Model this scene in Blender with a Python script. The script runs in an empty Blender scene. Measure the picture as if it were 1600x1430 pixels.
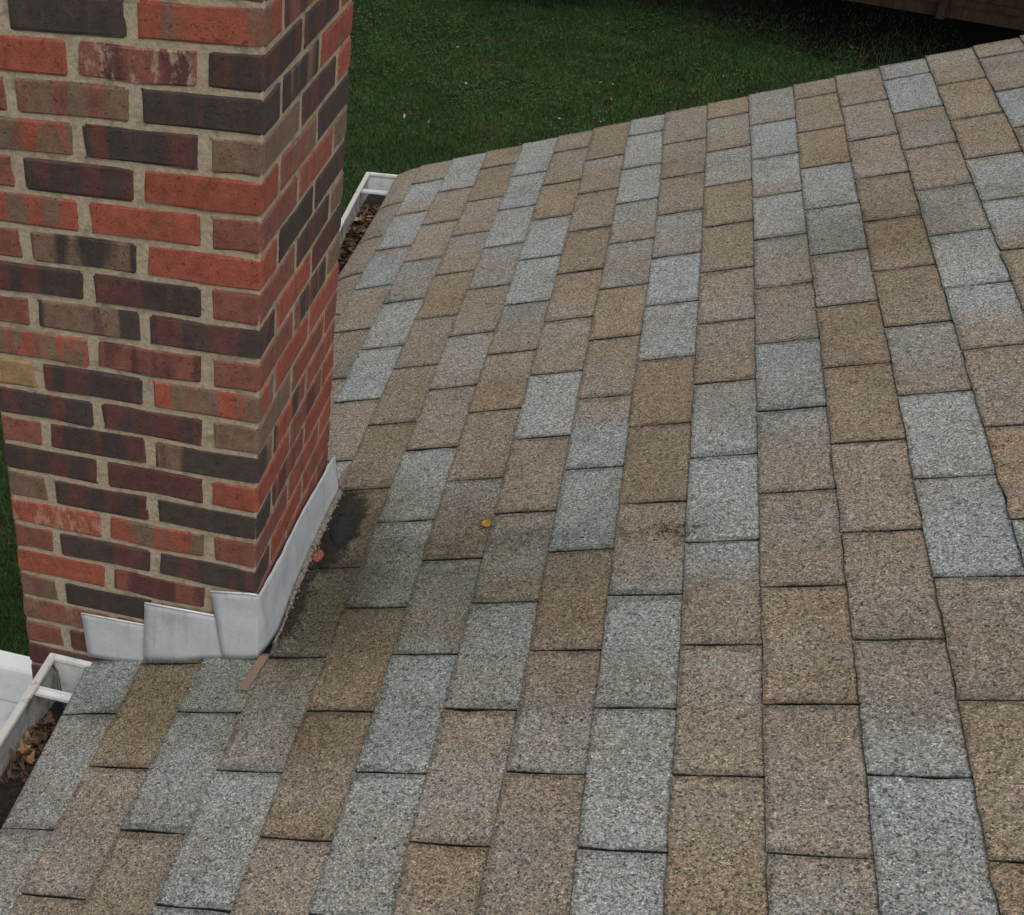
import bpy, math, random
import numpy as np
from mathutils import Matrix, Vector, noise as mnoise

random.seed(11)
rng = np.random.default_rng(11)
S = 0.3366                       # one shingle tab (13 1/4 in) in metres; all coordinates below are in tabs
PITCH = 0.31899
EXPO = 0.4199                    # exposure of one course, in tabs
CP, SP = math.cos(PITCH), math.sin(PITCH)

# ------------------------------------------------------------------ camera
scene = bpy.context.scene
col = scene.collection
camd = bpy.data.cameras.new('camera')
cam = bpy.data.objects.new('camera', camd)
col.objects.link(cam)
_yaw, _pit, _rol = -0.3621246, 0.6354859, 0.03136655
_f = Vector((math.sin(_yaw)*math.cos(_pit), math.cos(_yaw)*math.cos(_pit), -math.sin(_pit)))
_r = _f.cross(Vector((0, 0, 1))).normalized()
_d = _f.cross(_r)
_c, _s = math.cos(_rol), math.sin(_rol)
_R, _D = _c*_r+_s*_d, -_s*_r+_c*_d
m = Matrix((( _R.x, -_D.x, -_f.x, 2.81267*S), (_R.y, -_D.y, -_f.y, -4.83797*S), (_R.z, -_D.z, -_f.z, 5.95303*S), (0, 0, 0, 1)))
cam.matrix_world = m
camd.sensor_width = 36
camd.lens = 1968.15/1600*36
camd.shift_x = 527.54/1600
camd.shift_y = 107.61/1600
camd.clip_end = 500
camd.clip_start = 0.05
scene.camera = cam

# ------------------------------------------------------------------ overcast daylight
world = bpy.data.worlds.new('World')
scene.world = world
world.use_nodes = True
wn, wl = world.node_tree.nodes, world.node_tree.links
wn.clear()
sky = wn.new('ShaderNodeTexSky')
sky.sky_type = 'NISHITA'
sky.sun_disc = False
sky.sun_elevation = math.radians(58)
sky.sun_rotation = math.radians(148)
sky.dust_density = 3.0
hs = wn.new('ShaderNodeHueSaturation')
hs.inputs['Saturation'].default_value = 0.22      # the grey of a closed cloud cover
bg = wn.new('ShaderNodeBackground')
bg.inputs['Strength'].default_value = 0.10
wo = wn.new('ShaderNodeOutputWorld')
wl.new(sky.outputs[0], hs.inputs['Color']); wl.new(hs.outputs[0], bg.inputs['Color']); wl.new(bg.outputs[0], wo.inputs['Surface'])
sund = bpy.data.lights.new('sun', 'SUN')
sund.energy = 0.9
sund.angle = math.radians(35)
sund.color = (1.0, 0.97, 0.92)
sun = bpy.data.objects.new('sun', sund)
_el, _az = math.radians(58), math.radians(148)
_dir = Vector((math.sin(_az)*math.cos(_el), math.cos(_az)*math.cos(_el), math.sin(_el)))
sun.rotation_euler = _dir.to_track_quat('Z', 'Y').to_euler()
col.objects.link(sun)
scene.view_settings.view_transform = 'Standard'
scene.view_settings.look = 'None'
scene.view_settings.gamma = 1
scene.view_settings.use_curve_mapping = False
scene.view_settings.exposure = 0.5
scene.render.engine = 'CYCLES'
scene.cycles.max_bounces = 6

# ------------------------------------------------------------------ helpers
def lin(r, g, b):
    f = lambda c: (c/255/12.92) if c/255 <= .04045 else ((c/255+.055)/1.055)**2.4
    return (f(r), f(g), f(b))

def tag(o, label=None, cat=None, group=None, kind=None):
    if label: o['label'] = label
    if cat: o['category'] = cat
    if group: o['group'] = group
    if kind: o['kind'] = kind
    return o

def empty(name, loc=(0, 0, 0)):
    o = bpy.data.objects.new(name, None)
    o.location = Vector(loc)*S
    o.empty_display_size = .1
    col.objects.link(o)
    return o

def build(name, verts, faces, material, parent=None, smooth=False, origin=None):
    """one mesh object; verts in tabs (world frame), origin put at their centre"""
    v = np.asarray(verts, dtype=float)*S
    o0 = v.mean(axis=0) if origin is None else np.asarray(origin, dtype=float)*S
    me = bpy.data.meshes.new(name)
    me.from_pydata((v-o0).tolist(), [], faces)
    me.update()
    if smooth: me.polygons.foreach_set('use_smooth', [True]*len(me.polygons))
    if material: me.materials.append(material)
    o = bpy.data.objects.new(name, me)
    o.location = o0
    if parent:
        o.parent = parent
        o.location = Vector(o0)-parent_world(parent)
    col.objects.link(o)
    return o

def parent_world(p):
    w = Vector((0, 0, 0))
    while p:
        w += p.location
        p = p.parent
    return w

class MB:
    def __init__(s): s.v, s.f = [], []
    def add(s, vs, fs):
        n = len(s.v); s.v += [tuple(v) for v in vs]; s.f += [tuple(i+n for i in f) for f in fs]
    def box(s, x0, x1, y0, y1, z0, z1):
        s.add([(x0,y0,z0),(x1,y0,z0),(x1,y1,z0),(x0,y1,z0),(x0,y0,z1),(x1,y0,z1),(x1,y1,z1),(x0,y1,z1)],
              [(0,3,2,1),(4,5,6,7),(0,1,5,4),(1,2,6,5),(2,3,7,6),(3,0,4,7)])
    def sweep(s, prof, path, closed=True):
        """prof: (a,b) offsets as list per path point of 3D points"""
        k = len(path[0])
        vs = [p for ring in path for p in ring]
        fs = []
        for i in range(len(path)-1):
            for j in range(k if closed else k-1):
                a, b = i*k+j, i*k+(j+1) % k
                fs.append((a, b, b+k, a+k))
        if closed:
            fs.append(tuple(range(k))[::-1]); fs.append(tuple((len(path)-1)*k+j for j in range(k)))
        s.add(vs, fs)
    def tube(s, pts, rad, n=6):
        pts = [Vector(p) for p in pts]
        rings = []
        for i, p in enumerate(pts):
            t = (pts[min(i+1, len(pts)-1)]-pts[max(i-1, 0)]).normalized()
            a = t.cross(Vector((.31, .17, .93))).normalized(); b = t.cross(a)
            r = rad[i] if isinstance(rad, (list, tuple)) else rad
            rings.append([p+a*r*math.cos(2*math.pi*j/n)+b*r*math.sin(2*math.pi*j/n) for j in range(n)])
        s.sweep(None, rings)
    def build(s, name, material, parent=None, smooth=False):
        return build(name, s.v, s.f, material, parent, smooth)

# ---- shader node helper
class NT:
    def __init__(s, name):
        s.m = bpy.data.materials.new(name); s.m.use_nodes = True
        s.t = s.m.node_tree; s.n = s.t.nodes; s.l = s.t.links
        s.n.clear()
        s.out = s.n.new('ShaderNodeOutputMaterial'); s.b = s.n.new('ShaderNodeBsdfPrincipled')
        s.l.new(s.b.outputs[0], s.out.inputs[0])
        s.b.inputs['Specular IOR Level'].default_value = .3
    def put(s, inp, v):
        if isinstance(v, bpy.types.NodeSocket): s.l.new(v, inp)
        elif isinstance(v, tuple) and len(v) == 3 and inp.type == 'RGBA': inp.default_value = (*v, 1)
        else: inp.default_value = v
    def math(s, op, a, b=0.0, c=None, clamp=False):
        n = s.n.new('ShaderNodeMath'); n.operation = op; n.use_clamp = clamp
        s.put(n.inputs[0], a); s.put(n.inputs[1], b)
        if c is not None: s.put(n.inputs[2], c)
        return n.outputs[0]
    def vmath(s, op, a, b=None, scale=None):
        n = s.n.new('ShaderNodeVectorMath'); n.operation = op
        s.put(n.inputs[0], a)
        if b is not None: s.put(n.inputs[1], b)
        if scale is not None: s.put(n.inputs['Scale'], scale)
        return n.outputs['Value'] if op in ('LENGTH', 'DOT_PRODUCT') else n.outputs[0]
    def mix(s, f, a, b, mode='MIX'):
        n = s.n.new('ShaderNodeMix'); n.data_type = 'RGBA'; n.blend_type = mode
        s.put(n.inputs[0], f); s.put(n.inputs[6], a); s.put(n.inputs[7], b)
        return n.outputs[2]
    def ramp(s, f, lo, hi, a=0.0, b=1.0, smooth=True):
        n = s.n.new('ShaderNodeMapRange'); n.interpolation_type = 'SMOOTHSTEP' if smooth else 'LINEAR'
        s.put(n.inputs[0], f)
        for i, v in enumerate((lo, hi, a, b)): s.put(n.inputs[i+1], v)
        return n.outputs[0]
    def noise(s, vec, scale, detail=2, rough=.5, color=False, dist=0):
        n = s.n.new('ShaderNodeTexNoise'); s.put(n.inputs['Vector'], vec)
        n.inputs['Scale'].default_value = scale; n.inputs['Detail'].default_value = detail
        n.inputs['Roughness'].default_value = rough; n.inputs['Distortion'].default_value = dist
        return n.outputs[1 if color else 0]
    def vor(s, vec, scale, out='Color', feature='F1'):
        n = s.n.new('ShaderNodeTexVoronoi'); n.feature = feature; s.put(n.inputs['Vector'], vec); n.inputs['Scale'].default_value = scale
        return n.outputs[out]
    def sep(s, v):
        n = s.n.new('ShaderNodeSeparateXYZ'); s.put(n.inputs[0], v); return n.outputs
    def comb(s, x, y, z):
        n = s.n.new('ShaderNodeCombineXYZ')
        for i, v in enumerate((x, y, z)): s.put(n.inputs[i], v)
        return n.outputs[0]
    def attr(s, name, typ='GEOMETRY', out='Color'):
        n = s.n.new('ShaderNodeAttribute'); n.attribute_name = name; n.attribute_type = typ
        return n.outputs[out]
    def pos(s): return s.n.new('ShaderNodeNewGeometry').outputs['Position']
    def obj(s): return s.n.new('ShaderNodeTexCoord').outputs['Object']
    def rand(s): return s.n.new('ShaderNodeObjectInfo').outputs['Random']
    def bump(s, h, dist, strength=1.0):
        n = s.n.new('ShaderNodeBump'); s.put(n.inputs['Height'], h); n.inputs['Distance'].default_value = dist; n.inputs['Strength'].default_value = strength
        s.l.new(n.outputs[0], s.b.inputs['Normal'])
    def done(s, color, rough=.9, spec=None):
        s.put(s.b.inputs['Base Color'], color); s.put(s.b.inputs['Roughness'], rough)
        if spec is not None: s.b.inputs['Specular IOR Level'].default_value = spec
        return s.m

def scale_col(t, c, f):          # colour times scalar socket
    return t.vmath('SCALE', c, scale=f)

# ------------------------------------------------------------------ materials
def mat_shingle():
    t = NT('granule_shingle')
    P = t.pos()
    tone1 = t.attr('tone'); tone2 = t.attr('tone2'); mf = t.attr('blend', out='Fac')
    sc_ = t.sep(t.vor(P, 330))
    edge = t.math('ADD', mf, t.math('ADD', t.math('MULTIPLY', t.math('SUBTRACT', t.noise(P, 26, 4, .7), .5), .62), t.math('MULTIPLY', t.math('SUBTRACT', sc_[0], .5), .42)))
    tone = t.mix(t.ramp(edge, -.01, .01), tone1, tone2)
    uvw = t.attr('roofuv', out='Vector')
    loc = t.attr('tabuv', out='Vector')
    # granules: two sizes of cells with their own brightness and tint
    g1 = t.vor(P, 430); g2 = t.vor(P, 210)
    s1, s2 = t.sep(g1), t.sep(g2)
    gr = t.noise(P, 250, 4, .8)
    k1 = t.ramp(s1[0], 0, 1, .55, 1.45, False)
    k2 = t.ramp(s2[0], 0, 1, .72, 1.28, False)
    k3 = t.ramp(gr, .30, .70, .72, 1.28, False)
    k = t.math('MULTIPLY', t.math('MULTIPLY', k1, k2), k3)
    # single pale and single black granules
    k = t.math('MULTIPLY', k, t.ramp(s1[1], .90, .93, 1, 1.55))
    k = t.math('MULTIPLY', k, t.math('MULTIPLY', t.ramp(s1[2], .07, .10, .30, 1), t.ramp(s2[1], .04, .07, .45, 1)))
    tint = t.mix(.10, (1, 1, 1), t.mix(1.0, g1, (1.9, 1.9, 1.9), 'MULTIPLY'))
    c = scale_col(t, tone, k)
    c = t.mix(1.0, c, tint, 'MULTIPLY')
    # blend drift between granule colours inside a tab
    b = t.noise(P, 9, 3, .6)
    warm = t.ramp(b, .42, .68)
    c = t.mix(t.math('MULTIPLY', warm, .45), c, t.mix(1.0, c, (1.07, .98, .88), 'MULTIPLY'))
    # soiling -------------------------------------------------
    wob = t.vmath('SCALE', t.vmath('SUBTRACT', t.noise(P, 7, 4, .62, True), (.5, .5, .5)), scale=1.5)
    w2 = t.vmath('SCALE', t.vmath('SUBTRACT', t.noise(P, 30, 3, .6, True), (.5, .5, .5)), scale=.35)
    q = t.vmath('ADD', t.vmath('ADD', uvw, wob), w2)
    def blob(u, v, ru, rv, e0=1.15, e1=.25, src=q):
        d = t.vmath('LENGTH', t.vmath('DIVIDE', t.vmath('SUBTRACT', src, (u, v, 0)), (ru, rv, 1e6)))
        return t.ramp(d, e0, e1)
    q3 = t.vmath('ADD', uvw, t.vmath('SCALE', t.vmath('SUBTRACT', t.noise(P, 22, 4, .6, True), (.5, .5, .5)), scale=.55))
    moss = t.math('MAXIMUM', t.math('MULTIPLY', blob(3.8, 1.6, 2.6, 1.45, 1.25, .1), .95), t.math('MULTIPLY', blob(5.8, 1.7, 3.4, 1.1, 1.25, 0), .75))
    moss = t.math('MAXIMUM', moss, t.math('MULTIPLY', blob(2.2, .70, 3.0, .7), .60))
    moss = t.math('MAXIMUM', moss, t.math('MULTIPLY', blob(11.4, 6.4, 1.6, .8), .38))
    moss = t.math('MAXIMUM', moss, t.math('MULTIPLY', blob(13.0, 6.2, 1.0, .7), .42))
    moss = t.math('MAXIMUM', moss, t.math('MULTIPLY', blob(8.6, 1.4, 1.3, .8), .28))
    mossc = t.mix(1.0, c, (.44, .45, .36), 'MULTIPLY')
    c = t.mix(moss, c, mossc)
    lich = t.ramp(t.noise(P, 26, 3, .6), .56, .70)
    c = t.mix(t.math('MULTIPLY', t.math('MULTIPLY', lich, moss), .30), c, scale_col(t, t.mix(0, (.20, .20, .09), (0, 0, 0)), k))
    # general algae film
    al = t.ramp(t.noise(P, 3.2, 5, .65), .48, .72)
    c = t.mix(t.math('MULTIPLY', al, .48), c, t.mix(1.0, c, (.62, .62, .60), 'MULTIPLY'))
    al2 = t.ramp(t.noise(P, 8.5, 4, .7), .54, .72)
    c = t.mix(t.math('MULTIPLY', al2, .34), c, t.mix(1.0, c, (.60, .58, .52), 'MULTIPLY'))
    # broken line of dirt crumbs left by a puddle edge
    sp = t.ramp(t.noise(P, 75, 3, .7), .50, .60)
    ln = t.math('MAXIMUM', t.math('MULTIPLY', blob(6.3, 2.16, 2.8, .11, 1.2, .2, q3), .62), t.math('MULTIPLY', blob(8.8, 2.15, .62, .13, 1.2, .3, q3), 1.0))
    ln = t.math('MULTIPLY', ln, t.ramp(sp, 0, 1, .35, 1))
    c = t.mix(ln, c, t.mix(1.0, c, (.28, .27, .25), 'MULTIPLY'))
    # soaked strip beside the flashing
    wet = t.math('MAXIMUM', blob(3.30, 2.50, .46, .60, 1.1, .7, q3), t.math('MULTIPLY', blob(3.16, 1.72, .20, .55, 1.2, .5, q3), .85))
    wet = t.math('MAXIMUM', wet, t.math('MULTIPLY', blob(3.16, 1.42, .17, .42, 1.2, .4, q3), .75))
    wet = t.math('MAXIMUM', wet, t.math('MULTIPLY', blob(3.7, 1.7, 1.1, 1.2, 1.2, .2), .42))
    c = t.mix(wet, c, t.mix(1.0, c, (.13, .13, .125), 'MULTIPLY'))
    # dirt held along tab edges and slots
    ls = t.sep(loc)
    ragged = t.math('MULTIPLY', t.math('SUBTRACT', t.noise(P, 60, 3, .7), .40), .16)
    ed = t.math('MINIMUM', ls[0], ls[1])
    em = t.ramp(t.math('SUBTRACT', ed, t.math('ADD', ragged, t.math('MULTIPLY', t.ramp(t.noise(P, 5, 2), .5, .65), .03))), .0, .022, 1, 0)
    c = t.mix(t.math('MULTIPLY', em, .50), c, t.mix(1.0, c, (.36, .35, .33), 'MULTIPLY'))
    # hairline crazing
    cr = t.vor(t.vmath('ADD', P, t.vmath('SCALE', t.noise(P, 40, 3, .6, True), scale=.03)), 22, 'Distance', 'DISTANCE_TO_EDGE')
    crm = t.math('MULTIPLY', t.ramp(cr, .0, .045, 1, 0), t.ramp(t.noise(P, 6, 2), .5, .62))
    c = t.mix(t.math('MULTIPLY', crm, .5), c, t.mix(1.0, c, (.45, .44, .42), 'MULTIPLY'))
    d = t.math('ADD', t.vor(P, 430, 'Distance'), t.math('MULTIPLY', gr, .8))
    t.bump(d, .0012, .7)
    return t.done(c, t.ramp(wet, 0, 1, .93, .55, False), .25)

def mat_brick():
    t = NT('fired_brick')
    O = t.obj(); P = t.pos()
    a = t.attr('tone_a', 'OBJECT', 'Vector'); b = t.attr('tone_b', 'OBJECT', 'Vector')
    seed = t.rand()
    so = t.sep(O)
    along = t.math('ADD', so[0], so[1])
    v = t.comb(along, t.math('MULTIPLY', seed, 40), t.math('MULTIPLY', so[2], .14))
    w = t.noise(v, 17, 2, .45)
    mask = t.ramp(w, .46, .57)
    c = t.mix(mask, a, b)
    third = t.ramp(t.noise(t.vmath('ADD', v, (7, 3, 1)), 23, 2, .5), .60, .67)
    c = t.mix(t.math('MULTIPLY', third, .55), c, t.mix(.5, a, lin(88, 56, 50)))
    fine = t.noise(P, 260, 4, .75)
    c = scale_col(t, c, t.ramp(fine, .25, .75, .62, 1.42, False))
    mid = t.noise(P, 38, 4, .6)
    c = scale_col(t, c, t.ramp(mid, .3, .7, .78, 1.22, False))
    # sooty arrises
    ab = t.vmath('ABSOLUTE', O)
    # pale efflorescence where the brick carries it
    st = t.attr('lime', 'OBJECT', 'Fac')
    pat = t.math('MULTIPLY', t.ramp(t.noise(t.vmath('MULTIPLY', P, (1, 1, .45)), 48, 5, .7), .50, .64), st)
    c = t.mix(t.math('MULTIPLY', pat, .75), c, lin(165, 145, 128))
    pit = t.ramp(t.noise(P, 120, 2, .5), .30, .36)
    c = t.mix(t.math('MULTIPLY', t.math('SUBTRACT', 1, pit), .5), c, lin(45, 34, 32))
    chips = t.ramp(t.noise(P, 95, 3, .6), .72, .76)
    c = t.mix(t.math('MULTIPLY', chips, .5), c, lin(150, 125, 110))
    c = t.mix(.06, c, lin(96, 78, 70))
    h = t.math('ADD', t.math('MULTIPLY', fine, .5), t.math('ADD', mid, t.math('MULTIPLY', pit, .4)))
    t.bump(h, .0022, .8)
    return t.done(c, .86, .3)

def mat_simple(name, colr, var=.15, scale=40, rough=.6, bump=.0, spec=.4, dark=None, dscale=8, damt=.0, dlo=.5, dhi=.65, metal=0):
    t = NT(name); P = t.pos()
    f = t.noise(P, scale, 4, .6)
    c = scale_col(t, t.mix(0, colr, colr), t.ramp(f, .25, .75, 1-var, 1+var, False))
    if dark:
        c = t.mix(t.math('MULTIPLY', t.ramp(t.noise(P, dscale, 5, .65), dlo, dhi), damt), c, dark)
    if bump: t.bump(f, bump, .7)
    t.b.inputs['Metallic'].default_value = metal
    return t.done(c, rough, spec)

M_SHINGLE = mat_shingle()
M_BRICK = mat_brick()
M_MORTAR = mat_simple('mortar', lin(154, 142, 120), .24, 130, .95, .003, .2, lin(106, 97, 80), 22, .6)
M_FELT = mat_simple('slot_shade_felt', (.010, .009, .008), .4, 200, .95, .002, .2)  # near-black felt: shade and dirt of the slots put into its colour
M_FLASH = mat_simple('painted_flashing', lin(166, 169, 172), .07, 160, .5, .0006, .45, lin(128, 130, 130), 10, .55, .48, .72)
M_CAULK = mat_simple('gritty_sealant', lin(118, 112, 100), .55, 260, .95, .004, .2, lin(52, 48, 42), 70, .8)
M_WHITE = mat_simple('white_aluminium', lin(204, 205, 204), .05, 60, .45, .0004, .5, lin(120, 112, 100), 22, .5, .52, .7)
M_RIM = mat_simple('weathered_gutter_rim', lin(186, 183, 175), .08, 80, .5, .0005, .5, lin(70, 64, 56), 34, .8, .58, .68)
M_GUTTER = mat_simple('dirty_gutter_inside', lin(150, 150, 147), .10, 40, .6, .0006, .35, lin(84, 78, 66), 14, .75, .42, .66)
M_MUD = mat_simple('gutter_muck', lin(42, 35, 31), .5, 160, .95, .006, .3)
M_WOOD = mat_simple('fence_board', lin(92, 72, 60), .3, 20, .85, .002, .2, lin(50, 36, 30), 5, .6)
M_SOIL = mat_simple('soil', lin(40, 34, 24), .5, 30, .95, .004, .1)
M_TAR = mat_simple('tar_lump', (.012, .012, .013), .5, 120, .95, .004, .4)
M_LATH = mat_simple('brown_strip', lin(128, 106, 92), .12, 60, .8, .001, .2, lin(96, 78, 68), 20, .5)
M_CHIP = mat_simple('brick_chip', lin(128, 74, 64), .25, 120, .9, .003, .2)
M_SIDING = mat_simple('house_siding', lin(176, 172, 162), .05, 30, .7, .0005, .3)
M_STEEL = mat_simple('rusty_strap', lin(60, 56, 52), .3, 90, .6, .001, .5)
M_AWN = mat_simple('white_awning_panel', lin(196, 198, 199), .04, 30, .5, .0004, .5, lin(150, 148, 140), 12, .55, .45, .7)
M_AWNTRIM = mat_simple('white_awning_trim', lin(240, 240, 238), .03, 30, .45, 0, .5)

def mat_flash():
    t = NT('painted_flashing'); P = t.pos()
    n1 = t.noise(P, 160, 4, .6); st = t.noise(t.vmath('MULTIPLY', P, (1, 1, .12)), 55, 4, .6); big = t.noise(P, 9, 4, .6)
    c = scale_col(t, t.mix(0, lin(173, 177, 180), (0, 0, 0)), t.ramp(n1, .25, .75, .93, 1.07, False))
    c = t.mix(t.math('MULTIPLY', t.ramp(st, .50, .70), .35), c, lin(128, 130, 128))
    c = t.mix(t.math('MULTIPLY', t.ramp(big, .50, .72), .35), c, lin(136, 138, 136))
    sp = t.ramp(t.noise(P, 85, 3, .7), .64, .70)
    c = t.mix(t.math('MULTIPLY', sp, .25), c, lin(96, 94, 88))
    t.bump(t.math('ADD', t.math('MULTIPLY', n1, .25), t.math('ADD', big, t.math('MULTIPLY', t.noise(P, 34, 3, .5), .35))), .004, .55)
    return t.done(c, t.ramp(big, .3, .7, .38, .58, False), .5)
M_FLASH = mat_flash()
def leaf_mat(name, c):
    return mat_simple(name, lin(*c), .35, 90, .8, .001, .25, lin(60, 42, 28), 60, .5)
LEAF_TAN = leaf_mat('leaf_tan', (134, 106, 78)); LEAF_BROWN = leaf_mat('leaf_brown', (84, 64, 50)); LEAF_DARK = leaf_mat('leaf_dark', (46, 37, 31)); LEAF_YELLOW = leaf_mat('leaf_yellow', (158, 124, 48)); LEAF_PALE = leaf_mat('leaf_pale', (158, 152, 104))

# ------------------------------------------------------------------ ground
GZ = -8.3
def ground_material():
    t = NT('lawn_soil'); P = t.pos()
    n = t.noise(P, .7, 5, .6); n2 = t.noise(P, 14, 4, .7)
    c = t.mix(t.ramp(n2, .3, .7), (.012, .018, .006), (.030, .038, .014))
    c = t.mix(t.math('MULTIPLY', t.ramp(n, .55, .68), .5), c, (.060, .044, .026))
    t.bump(n2, .02, .8)
    return t.done(c, .95, .1)
g = MB(); n = 24; R_ = 700
for i in range(n):
    for j in range(n):
        pass
g.add([(-R_, -R_, GZ), (R_, -R_, GZ), (R_, R_, GZ), (-R_, R_, GZ)], [(0, 1, 2, 3)])
ground = g.build('ground', ground_material()); tag(ground, 'dark lawn soil spreading under the grass round the house', kind='structure')

# mulch bed along the fence (a sheet of its own with a wavy edge)
def fence_y(x): return 54.6+(x-13.4)*(53.1-54.6)/(16.3-13.4)
bed = []
N = 60
for i in range(N+1):
    x = -14+i*(50/N)
    fy = 57.6 if x < 9 else 57.6-(x-9)*.52
    edge = 53.6-max(0, x-1)*.62 + .9*math.sin(x*.55)+.5*math.sin(x*1.7+1)
    edge = max(edge, 38)
    bed.append(((x, edge, GZ+.012), (x, 74, GZ+.012)))
vs = [p for ab in bed for p in ab]
bedo = build('mulch_bed', vs, [(2*i, 2*i+2, 2*i+3, 2*i+1) for i in range(N)], mat_simple('mulch', lin(22, 18, 15), .5, 26, .95, .02, .1))
tag(bedo, 'dark mulch bed in front of the wooden fence', kind='structure')
def bed_edge(x): return np.maximum(53.6-np.maximum(0, x-1)*.62+.9*np.sin(x*.55)+.5*np.sin(x*1.7+1), 38)

# grass blades
def grass_material():
    t = NT('grass_blade'); P = t.pos()
    n = t.noise(P, 1.6, 5, .65); n2 = t.noise(P, 22, 3, .7)
    c = t.mix(t.ramp(n, .35, .65), (.021, .054, .013), (.042, .090, .022))
    c = scale_col(t, c, t.ramp(n2, .25, .75, .45, 1.5, False))
    c = t.mix(t.math('MULTIPLY', t.ramp(t.noise(P, 2.3, 4, .6), .52, .68), .55), c, (.070, .062, .030))
    return t.done(c, .7, .2)
def grass(name, regions, mat, label):
    Vs, Fs, base = [], [], 0
    for (x0, x1, y0, y1, dens, h, w) in regions:
        k = int((x1-x0)*(y1-y0)*S*S*dens)
        x = rng.uniform(x0, x1, k); y = rng.uniform(y0, y1, k)
        bare = np.array([((x-a)/ra)**2+((y-b_)/rb)**2 < rng.uniform(.3, 1.3, k) for a, b_, ra, rb in BARE]).any(axis=0)
        keep = (y < bed_edge(x)+rng.exponential(2.6, k)-1.5) & ~(bare & (rng.random(k) < .93))
        # patchy height
        x, y = x[keep], y[keep]; k = len(x)
        clump = .75+.35*np.sin(x*2.1+np.sin(y*1.3)*2)*np.sin(y*1.7+np.sin(x*.9)*2)
        hh = h*clump*rng.uniform(.6, 1.3, k)/S; ww = w*rng.uniform(.7, 1.3, k)/S
        an = rng.uniform(0, 2*np.pi, k); ln_ = rng.uniform(.2, 1.1, k)*hh; la = rng.uniform(0, 2*np.pi, k)
        b0 = np.stack([x-np.cos(an)*ww/2, y-np.sin(an)*ww/2, np.full(k, GZ-.01)], 1)
        b1 = np.stack([x+np.cos(an)*ww/2, y+np.sin(an)*ww/2, np.full(k, GZ-.01)], 1)
        tp = np.stack([x+np.cos(la)*ln_, y+np.sin(la)*ln_, GZ+hh], 1)
        Vs.append(np.stack([b0, b1, tp], 1).reshape(-1, 3))
    V = np.concatenate(Vs)*S
    nf = len(V)//3
    me = bpy.data.meshes.new(name)
    me.vertices.add(len(V)); me.vertices.foreach_set('co', V.astype(np.float32).ravel())
    me.loops.add(len(V)); me.loops.foreach_set('vertex_index', np.arange(len(V), dtype=np.int32))
    me.polygons.add(nf); me.polygons.foreach_set('loop_start', np.arange(0, len(V), 3, dtype=np.int32))
    me.update(calc_edges=True); me.materials.append(mat)
    o = bpy.data.objects.new(name, me); col.objects.link(o)
    return tag(o, label, 'grass', kind='stuff')
BARE = [(1.6, 44.8, .9, .7), (3.3, 43.4, 1.6, .5), (4.6, 41.0, .6, 1.2), (-5.2, 40.3, .6, .5), (-4.4, 37.6, .7, .5), (2.0, 38.2, .5, .6), (-7.6, 47.8, 1.2, .5), (8.5, 44.0, 1.4, .7), (6.6, 41.5, .7, .8), (-7.2, 10.6, .25, .35), (-7.7, 12.5, .2, .4)]
grass('lawn_grass', [(-12.5, 14, 27, 58, 3600, .055, .011), (-11, -4, 6.5, 20, 9000, .05, .007)], grass_material(), 'short dark green lawn grass behind the roof edge')

# clover and broad weeds: pale rosettes in patches
mb = MB()
for (cx, cy, rx, ry, k) in [(-7.5, 47.5, 4.2, 4.0, 800), (-2, 44, 9, 9, 900), (8, 44, 4, 5, 300), (-1.5, 41, 3.0, 1.6, 300), (4.3, 51, 3.4, 1.6, 260), (2.2, 37.5, 2, 1.2, 120), (-3, 45, 6, 6, 300), (-7, 11, 1.6, 3, 0)]:
    for i in range(k):
        a = random.uniform(0, 6.283); r = math.sqrt(random.random())
        x, y = cx+rx*r*math.cos(a), cy+ry*r*math.sin(a)
        z = GZ+random.uniform(.08, .19)
        for q_ in range(3):
            an = random.uniform(0, 6.28); L_ = random.uniform(.03, .075); w_ = L_*.7
            c_, s_ = math.cos(an), math.sin(an)
            mb.add([(x, y, z), (x+c_*L_-s_*w_/2, y+s_*L_+c_*w_/2, z+random.uniform(-.01, .04)), (x+c_*L_*1.5, y+s_*L_*1.5, z), (x+c_*L_+s_*w_/2, y+s_*L_-c_*w_/2, z+random.uniform(-.01, .04))], [(0, 1, 2, 3)])
o = mb.build('clover', mat_simple('clover_leaf', (.042, .088, .032), .35, 30, .7, 0, .25)); tag(o, 'pale clover leaves patched through the lawn', 'clover', kind='stuff')

# ------------------------------------------------------------------ wooden fence
fx = Vector((3.0, -1.55, 0)).normalized()
F0 = Vector((13.4, 54.6+.2, GZ))
fence = empty('wooden_fence', F0); tag(fence, 'dark reddish brown wooden fence behind the mulch bed', 'fence')
perp = Vector((-fx.y, fx.x, 0))            # away from the camera
def fbox(mb, s0, s1, d0, d1, z0, z1):
    c = [F0+fx*s+perp*d for s, d in ((s0, d0), (s1, d0), (s1, d1), (s0, d1))]
    mb.add([(p.x, p.y, GZ+z0) for p in c]+[(p.x, p.y, GZ+z1) for p in c], [(0, 3, 2, 1), (4, 5, 6, 7), (0, 1, 5, 4), (1, 2, 6, 5), (2, 3, 7, 6), (3, 0, 4, 7)])
for i in range(-18, 30):
    s = i*.44
    m_ = MB(); fbox(m_, s+.008, s+.432, .09, .14+random.uniform(0, .02), -.06, 5.3+random.uniform(-.03, .03)); m_.build('fence_board', M_WOOD, fence)
for z_ in (.50, 2.7, 4.6):
    m_ = MB(); fbox(m_, -7.9, 13.2, -.03, .088, z_, z_+.26); m_.build('fence_rail', M_WOOD, fence)
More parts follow.
